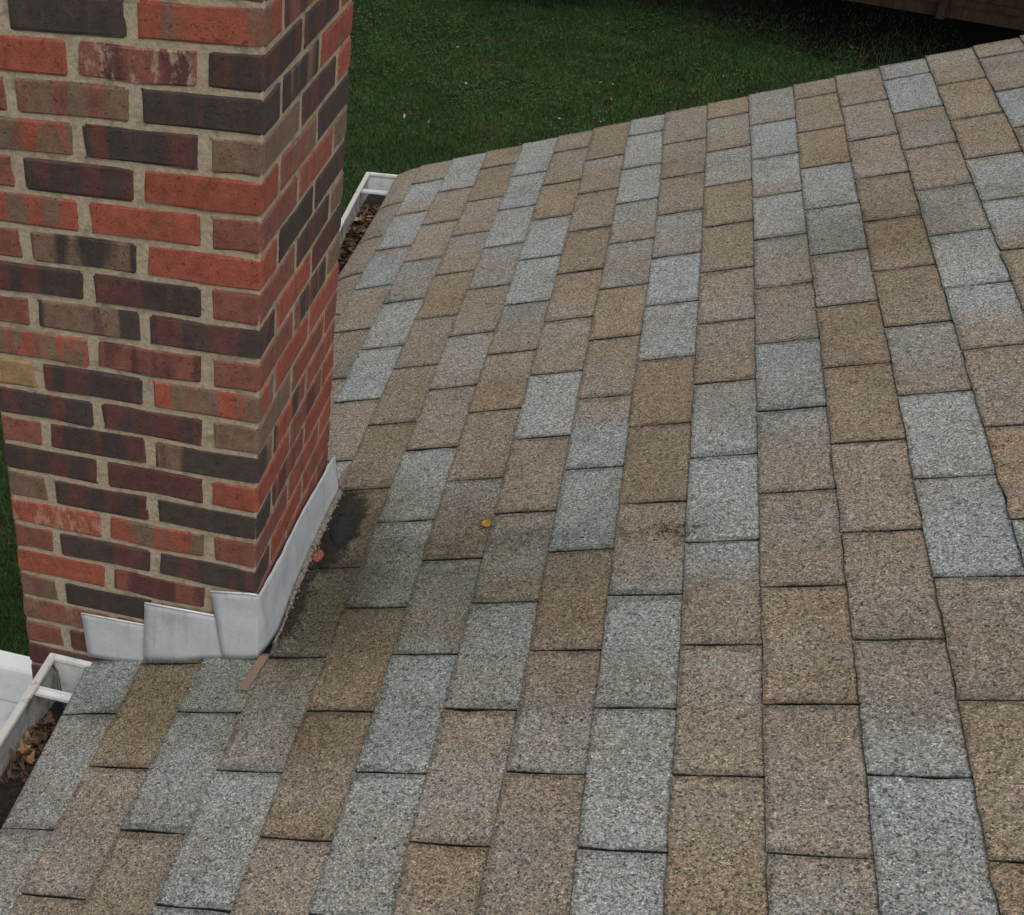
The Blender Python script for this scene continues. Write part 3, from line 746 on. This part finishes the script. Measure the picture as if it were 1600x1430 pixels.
for row in range(RLO, RHI):
    fr = FR.get(row, tuple(random.choice(codes) for _ in range(3))); sd = SD.get(row, tuple(random.choice(codes) for _ in range(2)))
    lime = {(15, 1): 1.0, (1, 0): .8, (-3, 0): .35}
    if row % 2 == 0:
        place_brick(-W_, -6.56, 0, 3.5, row, fr[0], lime.get((row, 0), 0), 0, 1, 0, 1)
        place_brick(-6.56, -3.25, 0, 1.5, row, fr[1], lime.get((row, 1), 0), 1, 1, 0, 0)
        place_brick(-3.25, 0, 0, 1.6, row, fr[2], 0, 1, 0, 0, 1)
        place_brick(-1.5, 0, 1.6, 5.35, row, sd[0], 0, 0, 0, 1, 1)
        place_brick(-1.5, 0, 5.35, D_, row, sd[1], 0, 0, 0, 1, 0)
        place_brick(-W_, -6.53, 3.5, 7.4, row, random.choice(codes), 0, 0, 0, 1, 1)
        place_brick(-W_, -4.75, 7.4, D_, row, random.choice(codes), 0, 0, 1, 1, 0)
        place_brick(-4.75, -1.5, 7.5, D_, row, random.choice(codes), 0, 1, 1, 0, 0)
    else:
        place_brick(-W_, -4.82, 0, 1.6, row, fr[0], lime.get((row, 0), 0), 0, 1, 0, 1)
        place_brick(-4.82, -1.5, 0, 1.5, row, fr[1], lime.get((row, 1), 0), 1, 1, 0, 0)
        place_brick(-1.5, 0, 0, 3.5, row, fr[2], 0, 1, 0, 0, 1)
        place_brick(-1.5, 0, 3.5, 7.42, row, sd[0], 0, 0, 0, 1, 1)
        place_brick(-3.2, 0, 7.42, D_, row, sd[1], 0, 1, 0, 1, 0)
        place_brick(-W_, -6.53, 1.6, 5.35, row, random.choice(codes), 0, 0, 0, 1, 1)
        place_brick(-W_, -6.53, 5.35, D_, row, random.choice(codes), 0, 0, 1, 1, 0)
        place_brick(-6.53, -3.2, 7.5, D_, row, random.choice(codes), 0, 1, 1, 0, 0)
# lower brickwork, never open to the view from the roof
mb = MB()
for row in range(int((GZ-cz0)/h)-1, RLO):
    sh = 0 if row % 2 else 1.65
    for a, b in ((-W_, -4.82), (-4.82, -1.5), (-1.5, 0)) if row % 2 else ((-W_, -6.56), (-6.56, -3.25), (-3.25, 0)):
        mb.box(cx0+(a+JV)*h, cx0+(b-JV)*h, cy0, cy0+1.5*h, cz0+(row+JB)*h, cz0+(row+1-JB)*h)
    for a, b in ((1.6, 5.35), (5.35, D_)):
        mb.box(cx0-W_*h, cx0-6.53*h, cy0+(a+JV)*h, cy0+(b-JV)*h, cz0+(row+JB)*h, cz0+(row+1-JB)*h)
o = mb.build('lower_brickwork', mat_simple('plain_brick', lin(120, 60, 50), .4, 12, .9, .001), chim); o['kind'] = 'stuff'
# mortar core with tooled, uneven joints: a fine skin a little behind the brick faces
def mortar_skin():
    mb = MB(); rec = .052*h
    x0, x1, y0, y1 = cx0-W_*h+rec, cx0-rec, cy0+rec, cy0+D_*h-rec
    z0, z1 = cz0+RLO*h, cz0+RHI*h
    nz = int((z1-z0)/.014)
    per = [('x', x0, x1, y0), ('y', y0, y1, x1), ('x', x1, x0, y1), ('y', y1, y0, x0)]
    ring = []
    for ax, a, b, c_ in per:
        n_ = int(abs(b-a)/.022)
        for i in range(n_):
            s = a+(b-a)*i/n_
            ring.append((s, c_) if ax == 'x' else (c_, s))
    cxm, cym = (x0+x1)/2, (y0+y1)/2
    k = len(ring); V = []
    for iz in range(nz+1):
        z = z0+(z1-z0)*iz/nz
        for (x, y) in ring:
            d = mnoise.noise(Vector((x*14, y*14, z*14)))*.0022+mnoise.noise(Vector((x*45, y*45, z*45)))*.0030-.0012
            # bed joints weather proud in places
            fx_ = (x-cxm)/abs(x1-cxm); fy_ = (y-cym)/abs(y1-cym)
            if abs(fx_) > abs(fy_): V.append((x+math.copysign(d, fx_), y, z))
            else: V.append((x, y+math.copysign(d, fy_), z))
    F = []
    for iz in range(nz):
        for j in range(k):
            a, b = iz*k+j, iz*k+(j+1) % k
            F.append((a, b, b+k, a+k))
    F.append(tuple(nz*k+j for j in range(k)))
    mb.add(V, F)
    return mb.build('mortar_joint', M_MORTAR, chim, True)
mortar_skin()
mb = MB(); mb.box(cx0-(W_-.3)*h, cx0-.3*h, cy0+.3*h, cy0+(D_-.3)*h, GZ, cz0+RLO*h); mb.build('mortar_core', M_MORTAR, chim)

# ---- flashing
flash = empty('flashing', (cx0, cy0, .4)); flash.parent = chim; flash.location = Vector((cx0, cy0, .4))*S-chim.location
def sheet(name, top, bot, n_v=8, n_s=4, thick=.006, wav=.003, material=M_FLASH, seed=0, parent=flash, normals=None):
    """sheet between two polylines of equal length, refined, with thickness"""
    T = [Vector(p) for p in top]; B = [Vector(p) for p in bot]
    cols_ = []
    for i in range(len(T)-1):
        for k in range(n_s if i < len(T)-2 else n_s+1):
            f = k/n_s; cols_.append((T[i].lerp(T[i+1], f), B[i].lerp(B[i+1], f)))
    g_ = [[t_.lerp(b_, j/n_v) for j in range(n_v+1)] for t_, b_ in cols_]
    V, V2 = [], []
    W = n_v+1
    for i, c_ in enumerate(g_):
        for j, p in enumerate(c_):
            a = g_[min(i+1, len(g_)-1)][j]-g_[max(i-1, 0)][j]; b_ = c_[min(j+1, n_v)]-c_[max(j-1, 0)]
            nrm = a.cross(b_).normalized()
            # keep the outward side (towards -y or +x)
            if nrm.dot(Vector((.6, -.8, .25))) < 0: nrm = -nrm
            q_ = p+nrm*(mnoise.noise(p*6+Vector((seed, 0, 0)))*wav)
            V.append(tuple(q_)); V2.append(tuple(q_-nrm*thick))
    F = []
    n_ = len(g_)
    for i in range(n_-1):
        for j in range(n_v):
            a = i*W+j; F.append((a, a+1, a+W+1, a+W)); F.append(tuple(len(V)+q_ for q_ in (a, a+W, a+W+1, a+1)))
    rim = [(i*W) for i in range(n_)]+[(n_-1)*W+j for j in range(1, W)]+[i*W+n_v for i in range(n_-2, -1, -1)]+[j for j in range(n_v-1, 0, -1)]
    for a, b_ in zip(rim, rim[1:]+rim[:1]): F.append((a, b_, b_+len(V), a+len(V)))
    o = build(name, V+V2, F, material, parent, True)
    return o
yf = cy0-.010
sheet('flashing_sheet', [(-.122, yf, .405), (.12, yf, .415), (.36, yf, .424)], [(-.095, yf-.012, .020), (.12, yf-.012, .035), (.345, yf-.012, .085)], seed=1, wav=.008)
sheet('flashing_sheet', [(.350, yf-.010, .628), (.58, yf-.012, .636), (.838, yf-.012, .644), (.86, yf-.012, .55)], [(.334, yf-.030, .108), (.58, yf-.035, .185), (.86, yf-.03, .295), (.915, yf-.03, .318)], seed=2, wav=.010)
def rz(x, y=0): return x/(CP)*SP
top = [(.812, yf-.018, .848), (1.08, yf-.018, .892), (cx0+.010, yf-.018, .894), (cx0+.024, yf-.005, .886), (1.130, 1.25, .862), (1.130, 1.55, .826), (1.130, 1.84, .806), (1.132, 2.18, .794), (1.132, 2.72, .730), (1.132, 3.00, .70), (1.14, 3.10, .66)]
botuv = [(1.185, 1.14), (1.205, 1.30), (1.19, 1.60), (1.18, 1.90), (1.178, 2.18), (1.186, 2.65), (1.195, 2.93), (1.20, 3.0)]
bot = [(.905, yf-.050, .318), (1.10, yf-.055, .378), (1.142, yf-.058, .392)]+[(x, y, rz(x)+.022) for x, y in botuv]
o = sheet('flashing_sheet', top, bot, n_v=10, n_s=5, wav=.010, seed=3)
o['label'] = 'large bent corner sheet of grey flashing'
# crimped top edges
mb = MB(); mb.tube([(.36, yf-.016, .632), (.58, yf-.016, .640), (.838, yf-.016, .648)], .007); mb.build('flashing_hem', M_WHITE, flash, True)
mb = MB(); mb.tube([(-.12, yf-.006, .409), (.12, yf-.006, .419), (.345, yf-.006, .428)], .006); mb.build('flashing_hem', M_WHITE, flash, True)
mb = MB(); mb.tube([(.815, yf-.022, .850), (1.08, yf-.022, .895), (cx0+.014, yf-.020, .896)], .007); mb.build('flashing_hem', M_WHITE, flash, True)
# gritty sealant bead along the foot
mb = MB()
pts, rad = [], []
for i in range(90):
    y = 1.16+i*(2.98-1.16)/89
    x = float(np.interp(y, [q_[1] for q_ in botuv], [q_[0] for q_ in botuv]))+.014+random.gauss(0, .004)
    pts.append((x, y, rz(x)+.018)); rad.append((.010+.018*max(0, min(1, (y-1.5)/.5)))*random.uniform(.75, 1.35))
mb.tube(pts, rad, 7); mb.build('sealant_bead', M_CAULK, chim, False)
mb = MB()
for i in range(160):
    y = random.uniform(1.5, 2.95); x = float(np.interp(y, [q_[1] for q_ in botuv], [q_[0] for q_ in botuv]))+abs(random.gauss(.02, .022)); r_ = random.uniform(.005, .012)
    z = rz(x)+.016
    mb.add([(x-r_, y, z), (x, y-r_, z), (x+r_, y, z), (x, y+r_, z), (x, y, z+r_*1.3)], [(0, 1, 4), (1, 2, 4), (2, 3, 4), (3, 0, 4)])
o = mb.build('sealant_crumb', M_CAULK, chim); o['kind'] = 'stuff'

mb = MB()
for i in range(240):
    y = random.uniform(1.2, 3.05); x = float(np.interp(y, [q_[1] for q_ in botuv], [q_[0] for q_ in botuv]))+.03+abs(random.gauss(0, .06)); r_ = random.uniform(.004, .013)
    z = rz(x)+.013
    mb.add([(x-r_, y, z), (x, y-r_*1.8, z), (x+r_, y, z), (x, y+r_, z), (x+r_*.2, y, z+r_*.8)], [(0, 1, 4), (1, 2, 4), (2, 3, 4), (3, 0, 4)])
for i in range(26):
    y = random.uniform(1.3, 3.0); x = 1.22+abs(random.gauss(0, .05)); a = random.uniform(0, 3.1); L_ = random.uniform(.03, .09)
    z = rz(x)+.018
    mb.tube([(x, y, z), (x+math.cos(a)*L_, y+math.sin(a)*L_, z+.33*math.cos(a)*L_+.004)], [.0035, .002], 4)
o = mb.build('grit', M_MUD); tag(o, 'dark grit and needle bits along the flashing foot', 'grit', kind='stuff')

# ------------------------------------------------------------------ loose things on the roof
def lump(name, c, size, mat, seed, parent=None, flat=.5, n1=10, n2=6):
    r1 = random.Random(seed); V = []; F = []
    for i in range(n2+1):
        th = math.pi*i/n2
        for j in range(n1):
            a = 2*math.pi*j/n1
            d = Vector((math.sin(th)*math.cos(a), math.sin(th)*math.sin(a), math.cos(th)))
            k = 1+.12*mnoise.noise(d*11+Vector((seed, 3, 0)))+.45*mnoise.noise(d*1.6+Vector((seed, seed, 0)))+.15*mnoise.noise(d*5+Vector((0, seed, 0)))
            V.append((c[0]+d.x*size[0]*k, c[1]+d.y*size[1]*k, c[2]+d.z*size[2]*k))
    for i in range(n2):
        for j in range(n1):
            a, b = i*n1+j, i*n1+(j+1) % n1
            F.append((a, a+n1, b+n1, b))
    return build(name, V, F, mat, parent)
x, y, z = RP(3.42, 2.47, .012); o = lump('tar_lump', (x, y, z), (.080, .175, .020), M_TAR, 5, n1=26, n2=12); tag(o, 'flat black tar lump on the shingles beside the chimney flashing', 'tar lump')
x, y, z = RP(3.17, 2.13, .022); o = lump('brick_chip', (x, y, z), (.038, .062, .020), M_CHIP, 8, n1=18, n2=9); tag(o, 'small pink red brick chip lying against the flashing foot', 'brick chip')
def strip(u0, v0, u1, v1, wd, label):
    a, b = Vector((u0*EXPO, v0)), Vector((u1*EXPO, v1)); d = (b-a).normalized(); n_ = Vector((-d.y, d.x))*wd/2
    P4 = [(a-n_), (a+n_), (b+n_), (b-n_)]
    V = [RP(p.x/EXPO, p.y, .0175) for p in P4]+[RP(p.x/EXPO, p.y, .0235) for p in P4]
    o = build('lath_strip', V, [(0, 3, 2, 1), (4, 5, 6, 7), (0, 1, 5, 4), (1, 2, 6, 5), (2, 3, 7, 6), (3, 0, 4, 7)], M_LATH)
    return tag(o, label, 'wood strip')
strip(2.98, 1.03, 2.88, 0.70, .066, 'thin brown strip lying below the flashing corner at the front of the chimney')
strip(3.02, 3.36, 2.99, 3.06, .030, 'short tan strip beside the far upper end of the chimney flashing')

def leaf_mesh(Ls, ws, fold, curl, seed, lobes=5):
    r1 = random.Random(seed); out = []
    for s in (1, -1):
        for k in range(lobes*2+1):
            f = k/(lobes*2); wv = math.sin(math.pi*min(1, f*1.02))**.7*ws*(1.15 if k % 2 else .72)*r1.uniform(.85, 1.15)
            out.append((f*Ls, s*wv, s, f))
    mid = [(k/(lobes*2)*Ls, 0) for k in range(lobes*2+1)]
    V = []
    n_ = lobes*2+1
    hz = lambda f, s, w: fold*abs(w)+curl*(f-.5)**2
    for k in range(n_): V.append((mid[k][0], 0, curl*(k/(n_-1)-.5)**2))
    for (x, y, s, f) in out: V.append((x, y, hz(f, s, y)))
    F = []
    for k in range(n_-1): F.append((k, k+1, n_+k+1, n_+k)); F.append((k, 2*n_+k, 2*n_+k+1, k+1))
    # stem
    b = len(V); V += [(0, .004, 0), (0, -.004, 0), (-.25*Ls, -.003, curl*.2), (-.25*Ls, .003, curl*.2)]; F.append((b, b+1, b+2, b+3))
    return V, F
def leaf(name, pos, L_, rot, mat, seed, tilt=(0, 0), w=.35, fold=.4, curl=.3):
    V, F = leaf_mesh(L_, L_*w, fold, curl/L_*L_, seed)
    me = bpy.data.meshes.new(name); me.from_pydata([tuple((q_)*S for q_ in (v[0]-L_/2, v[1], v[2])) for v in V], [], F); me.materials.append(mat)
    sol = bpy.data.objects.new(name, me); col.objects.link(sol)
    sol.location = Vector(pos)*S; sol.rotation_euler = (tilt[0], tilt[1], rot)
    md = sol.modifiers.new('thickness', 'SOLIDIFY'); md.thickness = .0006
    return sol
x, y, z = RP(5.93, 2.37, .018)
o = leaf('fallen_leaf', (x, y, z), .072, 1.0, LEAF_YELLOW, 4, (0, -PITCH), .42, .15, .1); tag(o, 'small yellow leaf lying alone on the shingles right of the chimney', 'leaf')
# crumbs of dirt along the puddle line
mb = MB()
for i in range(260):
    if i < 50: u, v = random.gauss(8.8, .35), random.gauss(2.15, .045)
    elif i < 110: u, v = random.uniform(4.3, 9), random.gauss(2.17, .05)
    else: u, v = random.uniform(3.1, 9), random.uniform(-1, 3)
    r_ = random.uniform(.003, .008)
    if i >= 110: r_ *= .8
    c = u-math.floor(u); x, y, z = RP(u, v, T_*(1-c)-.001)
    mb.add([(x-r_, y, z), (x, y-r_*1.5, z), (x+r_, y, z), (x, y+r_, z), (x, y, z+r_)], [(0, 1, 4), (1, 2, 4), (2, 3, 4), (3, 0, 4)])
o = mb.build('dirt_crumb', M_MUD); tag(o, 'scattered dark dirt crumbs on the shingles', 'dirt', kind='stuff')

# ------------------------------------------------------------------ gutters
def gutter(name, ya, yb, xa, xb, endcap_at, label, hangers, xin=.095, zr=-.05):
    """K-style trough from y=ya to yb; xa, xb = outer rim at both ends"""
    g = empty(name, (xa, ya, zr)); tag(g, label, 'gutter', 'rain gutters along the eave')
    def ring(x, y):
        prof_out = [(0, 0), (-.002, -.10), (.006, -.18), (.028, -.28), (.045, -.36), (.44, -.36), (.455, .0)]
        full = [(q_[0], q_[1]) for q_ in prof_out]
        k_ = (xin-x)/.455
        o_ = [(x+a*k_, zr+b) for a, b in full]
        t = .010
        i_ = [(x+(a*(1-2*t/.455)+t)*k_, zr+b+(t if j in (4, 5) else 0)) for j, (a, b) in enumerate(full)]
        return [(p, y, q_) for p, q_ in o_], [(p, y, q_) for p, q_ in i_]
    n_ = 14
    so, si = [], []
    for i in range(n_+1):
        f = i/n_; y = ya+(yb-ya)*f; x = xa+(xb-xa)*f+.003*math.sin(y*2.3)
        a, b = ring(x, y); so.append(a); si.append(b)
    mb = MB(); k = 7
    V = [p for r_ in so for p in r_]; V2 = [p for r_ in si for p in r_]; off = len(V); F = []
    for i in range(n_):
        for j in range(k-1):
            a = i*k+j; F.append((a, a+k, a+k+1, a+1)); F.append((off+a, off+a+1, off+a+k+1, off+a+k))
        for j in (0, k-1):
            a = i*k+j; F.append((a, a+k, off+a+k, off+a))
    build('trough', V+V2, F, M_GUTTER, g)
    # rolled rim
    mb = MB()
    rings = []
    for i in range(n_+1):
        f = i/n_; y = ya+(yb-ya)*f; x = xa+(xb-xa)*f+.003*math.sin(y*2.3)
        rings.append([(x-.022, y, zr+.010), (x+.030, y, zr+.014), (x+.034, y, zr-.008), (x+.013, y, zr-.012), (x+.010, y, zr-.05), (x-.022, y, zr-.05)])
    mb.sweep(None, rings); mb.build('rim', M_RIM, g)
    # end cap
    y = endcap_at[0]; x = xa if endcap_at[1] == 'a' else xb
    sgn = 1 if endcap_at[1] == 'a' else -1
    o_, i_ = ring(x, y)
    mb = MB()
    V = [(p[0], y-.008, p[2]) for p in o_]+[(p[0], y+.008, p[2]) for p in o_]
    kk = len(o_)
    mb.add(V, [tuple(range(kk))[::-1], tuple(kk+j for j in range(kk))]+[(j, (j+1) % kk, kk+(j+1) % kk, kk+j) for j in range(kk)])
    mb.build('end_cap', M_WHITE, g)
    mb = MB(); mb.box(x-.015, xin-.04, y-.022, y+.022, zr-.016, zr+.012); mb.build('end_cap_rim', M_WHITE, g)
    for yh in hangers:
        f = (yh-ya)/(yb-ya); xh = xa+(xb-xa)*f
        mb = MB()
        mb.box(xh+.02, xin-.005, yh-.034, yh+.034, zr-.050, zr-.044)
        mb.box(xh+.02, xin-.005, yh-.036, yh-.028, zr-.046, zr-.022); mb.box(xh+.02, xin-.005, yh+.028, yh+.036, zr-.046, zr-.022)
        mb.build('hanger', M_WHITE, g)
    return g
g1 = gutter('rain_gutter', -7, 1.066, -.352, -.377, (1.052, 'b'), 'near white gutter with brown leaves between roof and chimney front', [.735, -2.2, -5])
g2 = gutter('rain_gutter', 2.985, 10.72, -.06, -.272, (10.70, 'b'), 'far white gutter visible behind the chimney full of small dead leaves', [10.2, 7.2, 4.4], .26)
mb = MB(); mb.tube([(-.352, 1.0, -.075), (-.30, .96, -.09), (-.262, .90, -.16), (-.225, .845, -.235), (-.165, .80, -.262), (-.12, .82, -.25)], [.010, .012, .014, .020, .028, .02], 6)
mb.build('drain_strap', M_STEEL, g1, True)
def muck(ya, yb, xo, xi, z0, seed, parent_label):
    V, F = [], []; nx, ny = 9, int((yb-ya)/.03)
    for i in range(ny+1):
        y = ya+(yb-ya)*i/ny
        for j in range(nx+1):
            f = j/nx; x = xo(y)+(xi-xo(y))*f
            V.append((x, y, z0(y)+.022*mnoise.noise(Vector((x*9+seed, y*9, 0)))+.016*mnoise.noise(Vector((x*30, y*30, seed)))))
    for i in range(ny):
        for j in range(nx):
            a = i*(nx+1)+j; F.append((a, a+1, a+nx+2, a+nx+1))
    o = build('gutter_muck', V, F, M_MUD); return tag(o, parent_label, 'gutter muck', kind='stuff')
def flakes(spec, mat, name, label):
    mb = MB()
    for (x, y, z, s) in spec:
        a = random.uniform(0, 6.28); b = random.uniform(-.7, .7); c = random.uniform(-.7, .7)
        Mx = Matrix.Rotation(a, 3, 'Z') @ Matrix.Rotation(b, 3, 'X') @ Matrix.Rotation(c, 3, 'Y')
        w_ = s*random.uniform(.2, .55)
        P = [(-s/2, 0, 0), (-s*.15, w_/2, .15*s), (s*.25, w_*.4, .05*s), (s/2, 0, 0), (s*.2, -w_*.45, .1*s), (-s*.2, -w_/2, .12*s)]
        mb.add([Vector((x, y, z))+Mx @ Vector(p) for p in P], [(0, 1, 2, 3), (0, 3, 4, 5)])
    o = mb.build(name, mat); return tag(o, label, 'leaf litter', kind='stuff')
zn = lambda y: float(np.interp(y, [-7, .1, .55, .72, 1.0], [-.25, -.27, -.285, -.345, -.385]))
muck(-6.9, 1.04, lambda y: -.33, .06, zn, 2, 'dark wet muck lying in the near gutter')
zf = lambda y: -.30
muck(3.0, 10.66, lambda y: float(np.interp(y, [3, 10.7], [-.06, -.272]))+.03, .25, zf, 6, 'dark leaf mould filling the far gutter')
def scat(n_, ya, yb, xo, xi, zz, smin, smax):
    out = []
    for _ in range(n_):
        y = random.uniform(ya, yb); x = random.uniform(xo(y), xi); out.append((x, y, zz(y)+random.uniform(.005, .045), random.uniform(smin, smax)))
    return out
near_x = lambda y: -.31
far_x = lambda y: float(np.interp(y, [3, 10.7], [-.06, -.272]))+.06
flakes(scat(700, -2, .66, near_x, .02, zn, .02, .06), LEAF_DARK, 'leaf_litter', 'fine dark leaf scraps in the near gutter')
flakes(scat(330, .05, .68, near_x, .0, zn, .03, .07), LEAF_BROWN, 'leaf_litter', 'brown leaf scraps in the near gutter')
flakes(scat(1500, 4.5, 10.1, far_x, .2, zf, .05, .12), LEAF_DARK, 'leaf_litter', 'dark leaf scraps in the far gutter')
flakes(scat(900, 5.5, 10.2, far_x, .2, zf, .06, .14), LEAF_BROWN, 'leaf_litter', 'brown leaf scraps in the far gutter')
flakes(scat(160, 7.5, 10.15, far_x, .15, zf, .08, .15), LEAF_TAN, 'leaf_litter', 'tan leaf scraps in the far gutter')
# single leaves of the near pile
LF = [(-.245, .30, 0, .20, 2.4, LEAF_TAN, 'palest curled tan leaf on top of the pile in the near gutter'),
      (-.185, .22, .01, .15, 1.2, LEAF_TAN, 'small tan leaf by the shingle edge, lowest of the near gutter pile'),
      (-.225, .42, .01, .18, .9, LEAF_BROWN, 'broad brown leaf in the middle of the near gutter pile'),
      (-.275, .22, 0, .15, 2.9, LEAF_BROWN, 'brown leaf leaning on the outer gutter wall at the pile foot'),
      (-.215, .60, .02, .17, 2.0, LEAF_BROWN, 'reddish brown leaf leaning near the gutter hanger'),
      (-.17, .47, .02, .14, .2, LEAF_BROWN, 'brown folded leaf at the shingle side above the pile middle'),
      (-.26, .37, .02, .14, 1.7, LEAF_TAN, 'tan leaf with a long stem against the outer gutter wall')]
for k, (x, y, dz, L_, r_, mt, lb) in enumerate(LF):
    o = leaf('fallen_leaf', (x, y, zn(y)+.04+dz), L_*.6, r_, mt, k+20, (random.uniform(-.3, .3), random.uniform(-.3, .3)), .40, .45, .35)
    tag(o, lb, 'leaf', 'dead leaves in the near gutter')
for k, (x, y, lb) in enumerate([(-.12, 9.55, 'long pale yellow leaf on the dark litter in the far gutter')]):
    o = leaf('fallen_leaf', (x, y, zf(y)+.07), .30, 1.95, LEAF_PALE, k+60, (0, .3), .14, .6, .2); tag(o, lb, 'leaf')

# pale leaves and petals on the lawn
WH = mat_simple('pale_petal', lin(140, 146, 128), .1, 50, .7)
sp = [(-4.4, 36.9, .22), (-4.2, 37.2, .16), (.2, 47.6, .10), (-4.0, 45.2, .16), (-3.8, 45.3, .12), (1.5, 42.2, .18), (1.9, 42.1, .12), (-3.0, 40.9, .12), (1.55, 38.3, .14), (1.8, 38.0, .12), (.5, 38.0, .10), (8.0, 47.5, .12), (3.0, 47.0, .10), (-1, 50, .1), (5.5, 44, .1)]
flakes([(x, y, GZ+.2, s) for x, y, s in sp], WH, 'petal_scatter', 'few pale petals scattered on the lawn')
flakes([(random.uniform(-9, 10), random.uniform(33, 52), GZ+.17, random.uniform(.1, .22)) for _ in range(120)]+[(random.uniform(-9, -5), random.uniform(8, 16), GZ+.12, random.uniform(.08, .16)) for _ in range(25)], LEAF_BROWN, 'lawn_leaf', 'brown fallen leaves scattered through the lawn')
flakes([(-3.4, 36.5, GZ+.17, .3), (-3.5, 36.7, GZ+.17, .3), (1.9, 40.6, GZ+.17, .35)], LEAF_TAN, 'lawn_leaf', 'a few tan leaves near the gutter end on the lawn')

# ------------------------------------------------------------------ white awning below the gutter
aw = empty('white_awning', (-2, 3, -4.2)); tag(aw, 'white metal awning lower left behind the gutter and chimney', 'awning')
mb = MB(); mb.box(-7, 1.2, 4.60, 4.83, -4.22, -3.99); mb.build('awning_trim', M_AWNTRIM, aw)
mb = MB(); mb.add([(-7, 4.598, -4.04), (1.2, 4.598, -4.04), (1.2, 4.14, -4.03), (-7, 4.14, -4.03), (-7, 4.598, -4.10), (1.2, 4.598, -4.10), (1.2, 4.14, -4.09), (-7, 4.14, -4.09)], [(0, 3, 2, 1), (4, 5, 6, 7), (0, 1, 5, 4), (1, 2, 6, 5), (2, 3, 7, 6), (3, 0, 4, 7)]); mb.build('awning_panel', M_AWN, aw)
mb = MB(); mb.add([(-7, 4.13, -4.055), (1.2, 4.13, -4.055), (1.2, 1.6, -4.12), (-7, 1.6, -4.12), (-7, 4.13, -4.12), (1.2, 4.13, -4.12), (1.2, 1.6, -4.19), (-7, 1.6, -4.19)], [(0, 3, 2, 1), (4, 5, 6, 7), (0, 1, 5, 4), (1, 2, 6, 5), (2, 3, 7, 6), (3, 0, 4, 7)]); mb.build('awning_panel', M_AWN, aw)
for x, y in ((-6.8, 4.7), (-6.8, 1.8)):
    mb = MB(); mb.box(x, x+.2, y, y+.1, GZ, -4.22); mb.build('awning_post', M_WHITE, aw)
